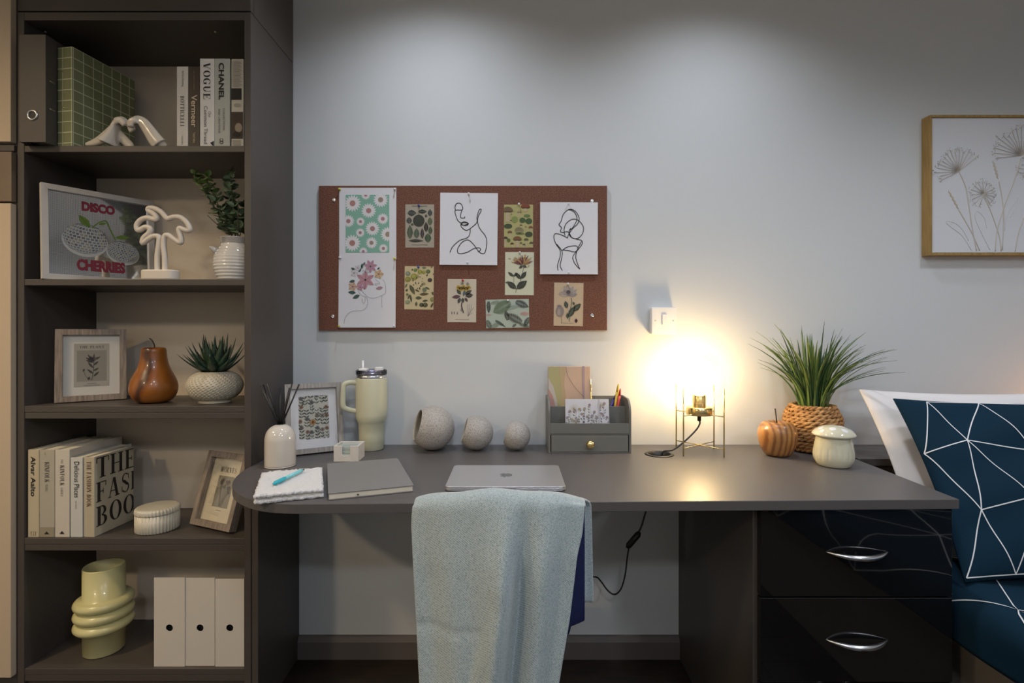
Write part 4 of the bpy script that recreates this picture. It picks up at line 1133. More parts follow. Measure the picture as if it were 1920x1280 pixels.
for q in range(16): s.leaf(-.004, .100, q * .3927, .0115, .004, ink('b08a5a'), 5)
s.ell(-.004, .100, .004, .004, ink('7a4f2c'), 6)
s.build('wildflower_print', ff)

# insulated tumbler
tm = thing('tumbler', 'tall pale olive insulated tumbler with handle, clear lid and straw', 'tumbler', (X(696.5, 1.775), 1.775 - DW, ZT))
M_olive = mat('pale_olive_coat', (.56, .55, .40), .38, bump=.04, bscale=900)
prof = [(.0005, 0), (.038, 0), (.0405, .003), (.0412, .05), (.0425, .090), (.0445, .0925), (.0480, .101), (.0510, .111), (.0515, .118), (.0515, .238), (.050, .242), (.0005, .242)]
MB().lathe(prof, M_olive, 48).build('body', tm)
MB().lathe([(.0503, .2415), (.0508, .243), (.0508, .250), (.049, .252), (.04, .252)], M_steel, 48).build('steel_rim', tm)
M_lid = glass_mat('clear_lilac_plastic', (.80, .78, .88))
MB().lathe([(.0498, .2521), (.0512, .254), (.0512, .266), (.049, .2685), (.046, .266), (.045, .2585), (.0005, .2585)], M_lid, 48).build('lid', tm)
MB().box(-.040, -.012, -.016, .014, .259, .2735, M_white).build('straw_cap', tm, bevel=.004)
MB().prism(rrect(.012, .040, -.012, .012, .008), .259, .2775, M_white).build('lid_tab', tm, bevel=.003)
MB().tube([(-.022, -.002, .05), (-.0285, -.002, .300)], .0036, mat('clear_straw', (.75, .75, .76), .2), 12).build('straw', tm)
hp = catmull([(-.047, -.018, .226), (-.066, -.030, .228), (-.080, -.038, .221), (-.0825, -.040, .200), (-.0835, -.040, .160), (-.080, -.038, .146), (-.068, -.031, .138), (-.046, -.020, .131)], 5)
MB().tube(hp, .0085, M_olive, 12, flat=.75).build('handle', tm)

# coaster holder
c0 = Vector((X(646.5, 1.60), 1.60 - DW, ZT))
ch = thing('coaster_holder', 'small whitewashed box with a front notch holding glass coasters', 'coaster holder', (c0.x + .003, c0.y + .036, ZT), R(1))
M_wash = mat('whitewashed_wood', (.62, .59, .55), .7, var=.08, vscale=80)
hw, hd, hh, tk = .0375, .036, .048, .005
MB().prism([(-hw, 0), (hw, 0), (hw, hh), (.012, hh), (.012, .022), (.008, .018), (-.008, .018), (-.012, .022), (-.012, hh), (-hw, hh)], -hd, -hd + tk, M_wash, 'y').build('front_panel', ch, bevel=.0007)
MB().box(-hw, -hw + tk, -hd + tk, hd, 0, hh, M_wash).build('side_panel', ch, bevel=.0007)
MB().box(hw - tk, hw, -hd + tk, hd, 0, hh, M_wash).build('side_panel', ch, bevel=.0007)
MB().box(-hw + tk, hw - tk, hd - tk, hd, 0, hh, M_wash).build('back_panel', ch, bevel=.0007)
MB().box(-hw + tk, hw - tk, -hd + tk, hd - tk, 0, .004, M_wash).build('bottom_panel', ch)
M_coast = mat('frosted_green_glass', (.42, .48, .45), .18)
for i in range(4):
    o = MB().prism(rrect(-hw + tk + .001, hw - tk - .001, -hd + tk + .001, hd - tk - .001, .004), 0, .0095, M_coast).build('glass_coaster', bevel=.001)
    o.location = (ch.location.x, ch.location.y, ZT + .0043 + i * .0100); o.rotation_euler = (0, 0, R(1))
    tag(o, 'pale green glass coaster, ' + ['lowest in the whitewashed holder', 'second from the bottom in the whitewashed holder', 'second from the top in the whitewashed holder', 'topmost in the whitewashed holder'][i], 'coaster', 'glass coasters in the holder')

# fluffy white notebook
na = R(21)
nb = thing('fluffy_notebook', 'white fluffy-covered notebook with a turquoise pen on it', 'notebook', (-.562, 1.325 - DW, ZT), na)
M_fluff = mat('white_fleece', (.74, .74, .76), .95, bump=1.0, bscale=420, sheen=.5)
random.seed(2)
def fleece(z0, z1, hx, hy):
    mb = MB(); nx, ny = 30, 42; vs = []
    for lev in (0, 1):
        for j in range(ny + 1):
            for i in range(nx + 1):
                u, v = -1 + 2 * i / nx, -1 + 2 * j / ny
                edge = max(abs(u), abs(v)) > .99
                k = .0016 * random.uniform(-1, 1) * (2.0 if edge else 1)
                x, y = u * hx, v * hy
                if edge: x += random.uniform(-.002, .002); y += random.uniform(-.002, .002)
                z = (z1 if lev else z0) + (k if lev else abs(k) * .4) - (.0018 if edge and lev else 0)
                vs.append((x, y, z))
    n1 = (nx + 1) * (ny + 1); fs = []
    for j in range(ny):
        for i in range(nx):
            a = j * (nx + 1) + i; fs += [(a, a + 1, a + nx + 2, a + nx + 1), (n1 + a, n1 + a + 1, n1 + a + nx + 2, n1 + a + nx + 1)]
    for i in range(nx): fs += [(i, i + 1, n1 + i + 1, n1 + i), (ny * (nx + 1) + i, ny * (nx + 1) + i + 1, n1 + ny * (nx + 1) + i + 1, n1 + ny * (nx + 1) + i)]
    for j in range(ny): a = j * (nx + 1); fs += [(a, a + nx + 1, n1 + a + nx + 1, n1 + a), (a + nx, a + 2 * nx + 1, n1 + a + 2 * nx + 1, n1 + a + nx)]
    return mb.add(vs, fs, M_fluff, True)
fleece(0, .009, .0745, .108).build('cover', nb, loc=(0, 0, .0005))
fleece(0, .009, .0745, .108).build('cover', nb, loc=(0, 0, .0135))
MB().box(-.070, .070, -.103, .103, .0095, .0135, M_pages).build('pages', nb)
pa, pb_ = Vector((X(513, 1.264), 1.264 - DW, ZT + .0295)), Vector((X(571, 1.40), 1.40 - DW, ZT + .0295))
pv = pb_ - pa; PL = pv.length
pn = thing('pen', 'turquoise ballpoint pen lying on the fluffy notebook', 'pen', pa, math.atan2(pv.y, pv.x))
M_turq, M_teal = mat('light_turquoise', (.22, .62, .68), .25), mat('turquoise_grip', (.03, .42, .52), .4)
rotY = Matrix.Rotation(R(90), 4, 'Y')
MB().lathe([(.0003, .045), (.0046, .045), (.0046, PL - .022), (.0038, PL - .012), (.0003, PL - .012)], M_turq, 20, M=rotY).build('barrel', pn)
MB().lathe([(.0003, -.002), (.0026, -.001), (.0032, .004), (.0050, .006), (.0052, .044), (.0047, .047)], M_teal, 20, M=rotY).build('grip', pn)
MB().lathe([(.0036, PL - .012), (.0018, PL - .003), (.0006, PL)], M_black, 16, M=rotY).build('tip', pn)

# grey notebook
gn = thing('grey_notebook', 'large grey hardback notebook with cream pages', 'notebook', (-.392, 1.405 - DW, ZT), R(20))
M_gcov = mat('grey_cloth_cover', (.20, .20, .20), .5, bump=.06, bscale=900)
hx, hy, th = .100, .150, .0165
MB().prism(rrect(-hx, hx, -hy, hy, .006), 0, .0022, M_gcov).build('cover', gn, bevel=.0006)
MB().prism(rrect(-hx, hx, -hy, hy, .006), th - .0022, th, M_gcov).build('cover', gn, bevel=.0006)
MB().box(-hx, -hx + .0022, -hy + .003, hy - .003, .002, th - .002, M_gcov).build('spine', gn)
MB().box(-hx + .0025, hx - .003, -hy + .003, hy - .003, .0022, th - .0022, M_pages).build('pages', gn)
MB().box(-.035, -.031, -hy - .006, -hy + .004, .007, .0078, M_black).build('ribbon', gn)

# laptop
M_alu = mat('silver_aluminium', (.62, .62, .65), .36, .85)
lt = thing('laptop', 'closed silver laptop with a grey fruit logo on its lid', 'laptop', (X(948.5, 1.405), 1.405 - DW, ZT))
hx, hy = .150, .1065
for a, b in ((-.12, -.09), (.12, -.09), (-.12, .09), (.12, .09)): MB().lathe([(.0003, 0), (.006, 0), (.007, .0016)], M_black, 14, c=(a, b, 0)).build('foot', lt)
MB().prism(rrect(-hx + .002, hx - .002, -hy + .001, hy - .001, .011), .0015, .003, M_alu).prism(rrect(-hx, hx, -hy, hy, .012), .003, .0078, M_alu).build('base', lt, bevel=.0008)
MB().prism(rrect(-hx, hx, -hy, hy, .012), .0084, .0122, M_alu).build('lid', lt, bevel=.0011)
MB().prism(rrect(-hx + .003, hx - .003, -hy + .002, hy - .002, .010), .0077, .0085, M_black).build('seal', lt)
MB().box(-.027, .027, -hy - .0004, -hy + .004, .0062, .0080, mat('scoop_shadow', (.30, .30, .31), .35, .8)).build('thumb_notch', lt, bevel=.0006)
apple = [(.5, .78), (.62, .83), (.76, .84), (.90, .76), (.96, .68), (.86, .60), (.82, .48), (.86, .35), (.99, .27), (.93, .13), (.82, 0), (.72, -.05), (.60, -.01), (.5, .01), (.40, -.01), (.28, -.05), (.17, .02), (.06, .18), (0, .40), (.03, .62), (.13, .77), (.27, .84), (.40, .81)]
lf = [(.5, .88), (.52, .97), (.60, 1.06), (.69, 1.09), (.68, 1.0), (.61, .92)]
sc = .034; M_logo = mat('logo_grey', (.16, .165, .17), .15, .6)
MB().prism([(-(x - .5) * sc, -(y - .45) * sc) for x, y in apple], .01215, .0125, M_logo).build('logo', lt)
MB().prism([(-(x - .5) * sc, -(y - .45) * sc) for x, y in lf], .01215, .0125, M_logo).build('logo_leaf', lt)

# three cut spheres
M_speck = ramp_mat('speckled_stoneware', [(.35, '8a837b'), (.5, 'aaa59f'), (.75, 'b5b1ac')], tscale=320, detail=2, rough=.55)
M_inner = mat('beige_glaze', (.42, .37, .28), .5)
for Rr, px, ny, nm in ((.0735, 811, -.32, 'large'), (.0572, 893, -.10, 'middle-sized'), (.0482, 967.5, .03, 'small')):
    d = DW - .0735 - .006 - (.0735 - Rr) * .2
    d = 1.766
    t = thing('sphere_vase', nm + ' speckled grey sphere ornament with a cut-out opening', 'ornament', (X(px, d), d - DW, ZT + Rr - .0003), group='cut sphere ornaments')
    nz = Vector((-.92, ny, .26)).normalized()
    q = Vector((0, 0, 1)).rotation_difference(nz).to_matrix().to_4x4()
    a0 = math.acos(.72); tk = .0045
    prof = [((Rr) * math.sin(a0 + (PI - a0) * i / 28), Rr * math.cos(a0 + (PI - a0) * i / 28)) for i in range(29)]
    prof[-1] = (.0002, -Rr)
    MB().lathe(prof, M_speck, 56, M=q).build('shell', t)
    r2 = Rr - tk
    inn = [(Rr * math.sin(a0), Rr * math.cos(a0))] + [(r2 * math.sin(a0 + (PI - a0) * i / 20), r2 * math.cos(a0 + (PI - a0) * i / 20)) for i in range(21)]
    inn[-1] = (.0002, -r2)
    MB().lathe(inn, M_inner, 56, M=q).build('inner_bowl', t)

# desk organiser
M_org = mat('olive_grey_paint', (.155, .155, .14), .5)
og = thing('desk_organiser', 'grey wooden desk organiser with one drawer and a brass knob', 'organiser', (.2485, -.072, ZT))
xl, xr, yf, yb = -.1355, .1355, -.067, .069
prof = [(yf, 0), (yb, 0), (yb, .175)]
prof += [(yf + .045 - .045 * math.sin(R(a)), .175 - .045 + .045 * math.cos(R(a))) for a in range(0, 91, 10)]
for a, b in ((xl, xl + .007), (xr - .007, xr)): MB().prism(prof, a, b, M_org, 'x').build('side_panel', og, bevel=.0008)
MB().box(xl + .007, xr - .007, yb - .006, yb, 0, .172, M_org).build('back_panel', og)
MB().box(xl + .007, xr - .007, yf + .003, yb - .006, .060, .066, M_org).build('tray_floor', og)
MB().box(xl + .007, xr - .007, yf + .003, yb - .006, 0, .004, M_org).build('bottom_panel', og)
MB().box(xl + .007, xr - .007, yf + .001, yf + .007, .0645, .097, M_org).build('front_rail', og, bevel=.0006)
MB().box(xl + .007, xr - .007, -.008, -.003, .066, .145, M_org).build('inner_panel', og, bevel=.0006)
dr = MB().box(xl + .010, xr - .010, yf + .001, yf + .011, .005, .0585, M_org).build('drawer', og, bevel=.0008)
MB().lathe([(.0003, .0235), (.006, .0228), (.0115, .019), (.0135, .0145), (.0125, .0095), (.007, .005), (.006, 0)], M_brass, 24, M=Matrix.Rotation(R(90), 4, 'X')).build('knob', dr, loc=(.0, yf + .001, .031))
# pastel notebook
zt_ = ZT + .066
pnb = thing('pastel_notebook', 'pastel abstract notebook with elastic band standing in the organiser', 'notebook', (X(1068, 1.81), -.030, zt_ + EPS))
MB().box(-.073, .073, 0, .012, 0, .21, mat('blush_cover', 'c4a893', .5)).build('cover', pnb, bevel=.0015)
s = Sheet((0, -.0003, 0), (1, 0, 0), (0, 0, 1), (0, -1, 0), (-.0725, .0725, .001, .2095))
s.poly([(-.073, .21), (-.012, .21), (-.018, .15), (-.010, .09), (-.02, 0), (-.073, 0)], ink('a9a377'), 1)
s.poly([(-.035, .21), (-.012, .21), (-.018, .15), (-.010, .09), (-.02, 0), (-.03, 0), (-.028, .12)], ink('b39f7c'), 2)
s.poly([(-.073, .172), (-.055, .14), (-.042, .09), (-.038, 0), (-.073, 0)], ink('b9b3ab'), 3); s.poly([(-.073, .135), (-.058, .11), (-.048, .07), (-.046, 0), (-.073, 0)], ink('b08a86'), 4)
s.stroke([(-.011, .21), (-.006, .18), (.018, .14), (.05, .105)], .0009, ink('4a4440'), 5)
s.build('cover_print', pnb)
MB().box(.047, .053, -.0012, .0132, -.0001, .2105, mat('lilac_elastic', 'a58f98', .7)).build('elastic_band', pnb)
o = tag(MB().tube([(0, 0, 0), (.0, 0, .165)], .0028, M_brass, 10).build('slim_pen', loc=(X(1110.5, 1.79), -.03, zt_ + EPS)), 'slim gold pen beside the pastel notebook in the organiser', 'pen')
# floral notebook
fnb = thing('floral_notebook', 'small white notebook with lilac wildflowers in the front tray of the organiser', 'notebook', (X(1101.5, 1.735), -.118, zt_ + .0015), 0, rx=-R(8))
MB().box(-.0725, .0725, 0, .009, 0, .106, mat('white_floral_cover', 'c9c8cd', .5)).build('cover', fnb, bevel=.001)
s = Sheet((0, -.0003, 0), (1, 0, 0), (0, 0, 1), (0, -1, 0), (-.072, .072, .001, .1055))
random.seed(14)
for k in range(17):
    u = -.066 + k * .0082; v = random.uniform(.015, .045) if k % 2 else random.uniform(-.01, .01); hgt = random.uniform(.04, .058); c = random.choice(['5d5f66', '6f7a6a', '4f4a60', '77707c'])
    s.stroke([(u, v), (u + random.uniform(-.006, .006), v + hgt)], .0006, ink(c), 2)
    for q in range(6): s.leaf(u, v + hgt * q / 6, R(random.choice([35, 145]) + random.uniform(-15, 15)), random.uniform(.006, .010), .003, ink(c), 2.3)
    for q in range(6): s.leaf(u, v + hgt, q * 1.05, .006, .0035, ink(random.choice(['8f7f9c', '7d7290', 'a58f98', '9aa086', 'b09a70'])), 3)
for cu, cv, rr in ((-.044, .075, .016), (-.040, .032, .017), (.045, .085, .012)):
    for q in range(14): s.stroke([(cu, cv), (cu + rr * math.cos(q * .449), cv + rr * math.sin(q * .449))], .0006, ink('a0946a'), 3.5)
s.rect(.036, .041, 0, .107, ink('b3b2ba'), 6)
s.build('flower_print', fnb)
for nm, c, bx, tx, tz, ty in (('yellow', 'c9a92e', .090, .109, .152, .014), ('purple', '3d2f7c', .060, .106, .118, .030), ('red', 'b03530', .096, .114, .138, .004)):
    t = thing('felt_pen', nm + ' felt pen standing in the organiser', 'pen', (og.location.x + bx, og.location.y + ty, zt_ + EPS), group='felt pens in the organiser')
    v = Vector((tx - bx, 0, tz)); e = v * .82
    rr = .0052
    MB().tube([Vector((0, 0, .004)), e], rr, mat('felt_' + c, c, .35), 12).build('barrel', t)
    MB().tube([e, v * .95, v * 1.0], [rr * .85, rr * .6, rr * .25], mat('felt_' + c, c, .35), 12).build('cap', t)

# brass table lamp with a glass globe
LX, LD = .610, 1.725
lp = thing('table_lamp', 'lit brass table lamp with clear glass globe on four thin legs', 'lamp', (LX, LD - DW, ZT))
la = R(-7); hs_ = .062
def rot2(x, y): return (x * math.cos(la) - y * math.sin(la), x * math.sin(la) + y * math.cos(la))
cor = [rot2(sx * hs_, sy * hs_) for sx, sy in ((-1, -1), (1, -1), (1, 1), (-1, 1))]
for x, y in cor: MB().tube([(x, y, 0), (x, y, .2175)], .0023, M_brass, 10).build('leg', lp)
for a, b in ((0, 2), (1, 3)):
    for z in (.025, .128): MB().tube([(*cor[a], z), (*cor[b], z)], .0017, M_brass, 8).build('cross_brace', lp)
MB().lathe([(.0005, .124), (.040, .124), (.042, .126), (.042, .148), (.040, .150), (.022, .150), (.0005, .150)], M_brass, 40).build('socket_plate', lp)
MB().lathe([(.021, .150), (.021, .188), (.019, .190), (.0185, .152)], M_brass, 32).build('bulb_holder', lp)
gp = []
for i in range(29):
    a = -68 + 158 * i / 28
    r = .080 * max(.0, math.cos(R(a))) ** .75
    gp.append((max(r, .0004), .245 + .088 * math.sin(R(a))))
MB().lathe(gp, M_glass, 56).build('glass_globe', lp)
bp = [(.012, .186), (.014, .192), (.018, .205), (.026, .222), (.030, .238), (.028, .254), (.018, .267), (.0004, .271)]
M_bulb = emit_mat('lit_bulb', (1.0, .70, .34), LAMP_W)
MB().lathe([(p.x, p.z) for p in catmull([(r, 0, z) for r, z in bp], 3)], M_bulb, 28).build('bulb', lp)
MB().tube([(0, 0, .124), (0, 0, .104)], .006, M_black, 12).build('cord_grip', lp)
O = lp.location
def lw(px, py, d): return W(px, py, d) - O
hole_ = Vector((HX + .012, HY, ZD)) - O
cp = [Vector((0, 0, .106)), Vector((.002, 0, .095)), lw(1305, 806, 1.72), lw(1285, 826, 1.71), lw(1262, 843, 1.70), hole_ + Vector((0, 0, .008)), hole_ + Vector((-.006, 0, -.03)), lw(1222, 925, 1.70), lw(1210, 962, 1.70), lw(1203, 985, 1.70), lw(1196, 1000, 1.70)]
MB().tube(catmull(cp, 6), .0028, M_black, 8).build('power_cord', lp)
cp2 = [lw(1180, 1022, 1.70), lw(1176, 1045, 1.70), lw(1172, 1078, 1.71), lw(1164, 1104, 1.72), lw(1152, 1114, 1.73), lw(1139, 1106, 1.74), lw(1127, 1090, 1.76), lw(1115, 1081, 1.78), lw(1080, 1085, 1.80), lw(1030, 1110, 1.82), lw(1000, 1130, 1.838)]
MB().tube(catmull(cp2, 6), .0026, M_black, 8).build('power_cord', lp)
MB().tube([lw(1199, 997, 1.70), lw(1196, 1002, 1.70), lw(1179, 1022, 1.70), lw(1176, 1027, 1.70)], [.006, .0105, .0105, .006], M_black, 12, flat=.8).build('cord_switch', lp)

# light switch
sw = thing('light_switch', 'white surface-mounted wall light switch above the lamp', 'light switch', (.5198, -.0005, 1.1835))
MB().box(-.042, .042, -.028, 0, -.0455, .0455, M_white).build('back_box', sw, bevel=.004)
MB().box(-.043, .043, -.036, -.0285, -.0465, .0465, M_white).build('plate', sw, bevel=.003)
MB().box(-.007, .011, -.040, -.0362, -.015, .021, M_white).build('rocker', sw, bevel=.002)
for x in (-.030, .032): MB().lathe([(.0003, .0012), (.0022, .0012), (.003, 0)], M_stud, 12, M=Matrix.Rotation(R(90), 4, 'X')).build('screw', sw, loc=(x, -.036, 0))

# wooden apple
M_apple = ramp_mat('zebra_wood', [(.1, '7a4e28'), (.45, '96663a'), (.8, 'a2743f')], 'wave', (6, 4, 5), 3.2, 3.0, 3, rough=.35, coat=.3)
ap = thing('wooden_apple', 'striped brown wooden apple with a stem, beside the woven pot', 'ornament', (X(1457.5, 1.685), 1.685 - DW, ZT))
prof = [(.0005, .004), (.018, .001), (.030, .001), (.042, .010), (.053, .034), (.0585, .062), (.056, .086), (.044, .104), (.027, .108), (.012, .101), (.0005, .095)]
MB().lathe([(max(p.x, .0003), max(p.z, 0)) for p in catmull([(r, 0, z) for r, z in prof], 5)], M_apple, 48).build('body', ap)
MB().tube([(0, 0, .093), (-.004, 0, .125), (-.007, 0, .150)], [.0022, .0018, .0024], mat('dark_stem', (.02, .014, .01), .7), 8).build('stem', ap)

# grass in a woven basket
gs = thing('potted_grass', 'green artificial grass in a woven seagrass basket', 'plant', (X(1523, 1.757), 1.757 - DW, ZT))
M_weave = ramp_mat('seagrass', [(.3, '8a6238'), (.6, 'b58a58'), (.85, 'c9a574')], tscale=45, detail=4, rough=.75)
_bp = catmull([(.064, 0, 0), (.074, 0, .04), (.083, 0, .08), (.085, 0, .105), (.076, 0, .130), (.064, 0, .150)], 10)
def brad(z):
    for p, q in zip(_bp, _bp[1:]):
        if p.z <= z <= q.z: return p.x + (q.x - p.x) * (z - p.z) / max(1e-6, q.z - p.z)
    return .064
MB().lathe([(.0005, .003), (.062, .003)] + [(brad(z) - .006, z) for z in (.003, .04, .08, .12, .148)] + [(brad(.148) - .009, .148), (.0005, .125)], mat('basket_lining', (.16, .10, .05), .9), 40).build('liner', gs)
NR = 13
for r_ in range(NR):
    z = .0098 + r_ * .0115
    for ph in (0, 1):
        pts, rs = [], []
        n = 96
        for i in range(n):
            th = 2 * PI * i / n; a = th * 13 + ph * PI + r_ * .9
            rr = brad(z) + .0028 * math.cos(a)
            pts.append((rr * math.cos(th), rr * math.sin(th), z + .0034 * math.sin(a) + .0012 * math.sin(th * 5 + r_ * 2)))
            rs.append(.0046 + .0009 * math.sin(a * .5 + r_))
        MB().tube(pts, rs, M_weave, 6, closed=True).build('woven_strand', gs)
M_blade = [mat('grass_blade', (.045, .10, .025), .42, var=.3, vscale=12), mat('grass_blade_light', (.12, .19, .045), .42, var=.25, vscale=12), mat('grass_blade_deep', (.025, .065, .022), .4, var=.3, vscale=12)]
random.seed(77)
def blade(az, reach, ht, wdt, m, droop):
    P = []
    b0 = random.uniform(.01, .045)
    for i in range(9):
        t = i / 8
        r_ = b0 + reach * (t ** 1.9)
        z = .125 + ht * (t - droop * t ** 3.2)
        P.append(Vector((r_ * math.cos(az), r_ * math.sin(az), z)))
    sd = Vector((-math.sin(az), math.cos(az), 0)); ta = random.uniform(-.7, .7)
    mb = MB(); vs = []
    for i, p in enumerate(P):
        t = i / 8; wv = wdt * (.65 + .5 * t) * (1 - t ** 3.5) * .5 + .00015
        s2 = sd * math.cos(ta) + Vector((math.cos(az), math.sin(az), .3)) * math.sin(ta)
        vs += [p - s2 * wv, p + Vector((0, 0, -wv * .35)), p + s2 * wv]
    mb.add(vs, [(3 * i + k, 3 * i + k + 1, 3 * i + k + 4, 3 * i + k + 3) for i in range(8) for k in (0, 1)], m, True)
    mb.build('blade', gs, solid=.0006)
# room towards the wall is short: blades going back stay steep
for i in range(125):
    az = random.uniform(0, 2 * PI); back = max(0, math.sin(az))
    k = random.random() ** 1.3
    reach = .03 + .175 * k
    if math.sin(az) > 0: reach = min(reach, max(.018, .082 / max(.2, math.sin(az)) - .05))
    blade(az, reach, random.uniform(.21, .325) * (1 - .18 * k), random.uniform(.0065, .0105), random.choice(M_blade), random.uniform(.0, .10) + .14 * k)
for az, reach, ht, dr_ in ((R(2), .28, .25, .30), (R(-4), .25, .28, .24), (R(-10), .26, .20, .30), (R(3), .21, .26, .18), (R(182), .18, .30, .16), (R(186), .185, .285, .15), (R(178), .16, .31, .12), (R(-30), .18, .24, .28), (R(190), .13, .33, .1), (R(6), .17, .30, .1),
                           (R(-20), .22, .27, .2), (R(200), .16, .27, .2), (R(-70), .10, .26, .25), (R(-110), .09, .28, .2)):
    blade(az, reach, ht, .0095, M_blade[0 if reach > .2 else 1], dr_)

# mushroom jar
M_mcap = mat('pale_celadon_glaze', (.60, .58, .44), .1, coat=.6)
mj = thing('mushroom_jar', 'pale cream ceramic mushroom jar with a white-spotted cap', 'jar', (X(1563, 1.558), 1.558 - DW, ZT))
prof = [(.0005, 0), (.036, 0), (.045, .004), (.053, .020), (.0545, .036), (.052, .055), (.048, .075), (.046, .086), (.043, .090), (.0005, .090)]
def groove(t, r, z): return r - (.0017 * max(0, math.sin(t * 18)) ** 2 * math.sin(PI * (z - .012) / .046) if .012 < z < .058 and r > .04 else 0)
MB().lathe([(max(p.x, .0004), p.z) for p in catmull([(r, 0, z) for r, z in prof], 5)], M_mcap, 144, mod=groove).build('pot', mj)
capp = [(.0005, .0905), (.040, .0895), (.052, .0875), (.0572, .091), (.0560, .0965), (.048, .105), (.034, .113), (.018, .1175), (.0005, .119)]
cpp = [(max(p.x, .0004), p.z) for p in catmull([(r, 0, z) for r, z in capp], 4)]
lid = MB().lathe(cpp, M_mcap, 48).build('lid', mj)
def capz(r):
    for i in range(len(cpp) - 1):
        (r0, z0), (r1, z1) = cpp[i], cpp[i + 1]
        if z0 > .091 and r1 <= r <= r0: return z0 + (z1 - z0) * (r0 - r) / max(1e-6, r0 - r1)
    return .118
M_spot = mat('white_spot_glaze', (.80, .80, .80), .1, coat=.6)
for az, r_, rs in ((-78, .040, .0085), (-45, .020, .0085), (-30, .046, .0085), (-125, .033, .009), (0, .036, .008), (60, .03, .009), (120, .036, .009), (180, .038, .008), (100, .008, .006), (-160, .047, .006)):
    vs = []
    for k in (0, 1):
        for i in range(18):
            a = 2 * PI * i / 18; q = rs * (1 if k == 0 else .45)
            x, y = r_ * math.cos(R(az)) + q * math.cos(a), r_ * math.sin(R(az)) + q * math.sin(a)
            rr = min(.0555, math.hypot(x, y)); vs.append((x, y, capz(rr) + .0004 + .0004 * k))
    MB().add(vs, [(i, (i + 1) % 18, 18 + (i + 1) % 18, 18 + i) for i in range(18)] + [tuple(range(18, 36))], M_spot, True).build('spot', lid)

# ================================================================ framed relief on the wall
M_oak = ramp_mat('light_oak', [(.3, '8a6f3c'), (.7, 'a88c54')], scale=(50, 50, 5), tscale=3, detail=6, rough=.55)
M_canvas = mat('white_plaster_canvas', (.66, .67, .70), .8, bump=.1, bscale=300)
AX0, AZ0, AW, AH = 1.438, 1.410, .50, .484
ar = thing('wall_art', 'white relief picture of umbel flowers in a thin oak frame', 'picture', (AX0 + AW / 2, -.0005, AZ0))
for a, b, c, d in ((-AW / 2, AW / 2, 0, .008), (-AW / 2, AW / 2, AH - .008, AH)): MB().box(a, b, -.037, 0, c, d, M_oak).build('frame_rail', ar, bevel=.0006)
for a in (-AW / 2, AW / 2 - .008): MB().box(a, a + .008, -.037, 0, .008, AH - .008, M_oak).build('frame_rail', ar, bevel=.0006)
MB().box(-AW / 2 + .0095, AW / 2 - .0095, -.032, -.003, .0095, AH - .0095, M_canvas).build('canvas', ar)
M_rel = mat('beige_relief', (.56, .52, .46), .8); M_relw = mat('white_relief', (.64, .64, .66), .8)
DA = DW - .033
def rp(a, b): # crop (1700,190) scale 4.127
    return Vector((X(1700 + a / 4.127, DA) - ar.location.x, -.0325, Z(190 + b / 4.127, DA) - AZ0))
def stem(pts, m=M_rel, r=.0018): MB().tube(catmull([rp(*p) for p in pts], 5), r, m, 6).build('flower_stem', ar)
stem([(540, 1155), (510, 1000), (480, 800), (455, 660), (405, 545)]); stem([(565, 1155), (500, 1010), (400, 835)]); stem([(730, 1160), (715, 1040), (650, 850), (590, 725)])
stem([(685, 1160), (700, 1000), (760, 800), (830, 620), (885, 440)]); stem([(740, 1150), (750, 850), (715, 620)]); stem([(840, 1160), (870, 1000), (960, 760), (1010, 560)]); stem([(1000, 1160), (1060, 900), (1120, 640)])
random.seed(6)
def umbel(a, b, r, a0, a1, n):
    c = rp(a, b); mb = MB(); md = MB()
    for i in range(n):
        an = R(a0 + (a1 - a0) * i / (n - 1)); L = r * random.uniform(.8, 1.05) / 4.127 * DA / F
        e = c + Vector((L * math.cos(an), -.001, L * math.sin(an)))
        mb.tube([c, (c + e) / 2 + Vector((0, -.002, 0)), e], .0009, M_rel, 5)
        for k in range(7):
            p = e + Vector((random.uniform(-.008, .008), 0, random.uniform(-.008, .008)))
            md.lathe([(.0002, .0014), (.0012, .0010), (.0016, 0)], M_rel if k % 3 else M_relw, 6, c=p, M=Matrix.Rotation(R(90), 4, 'X'))
    mb.build('umbel_rays', ar); o = md.build('umbel_seeds', ar); o['kind'] = 'stuff'
umbel(400, 545, 185, 40, 205, 15); umbel(885, 420, 220, 15, 185, 17); umbel(595, 715, 105, -60, 250, 15); umbel(1010, 545, 150, 10, 200, 13); umbel(1120, 630, 190, 0, 190, 15)
for a, b, a2, b2 in ((320, 685, 400, 835), (665, 455, 705, 600), (1180, 800, 1220, 930)):
    A, B = rp(a, b), rp(a2, b2)
    mb = MB().tube([A.lerp(B, i / 10) + Vector(((-1) ** i * .0016, 0, 0)) for i in range(11)], [.001, .003, .0045, .005, .005, .005, .005, .005, .0045, .0035, .001], M_rel, 8, flat=.5)
    mb.build('flower_spike', ar)
for pts in ([(500, 1150), (430, 1040), (340, 970), (305, 930), (370, 940), (430, 990), (480, 1080)], [(645, 1150), (575, 1010), (530, 900), (545, 850), (600, 900), (620, 980)], [(760, 1000), (770, 900), (820, 800), (860, 740), (850, 800), (800, 900)]):
    MB().tube(catmull([rp(*p) for p in pts], 5), .0011, M_relw, 5).build('leaf_outline', ar)

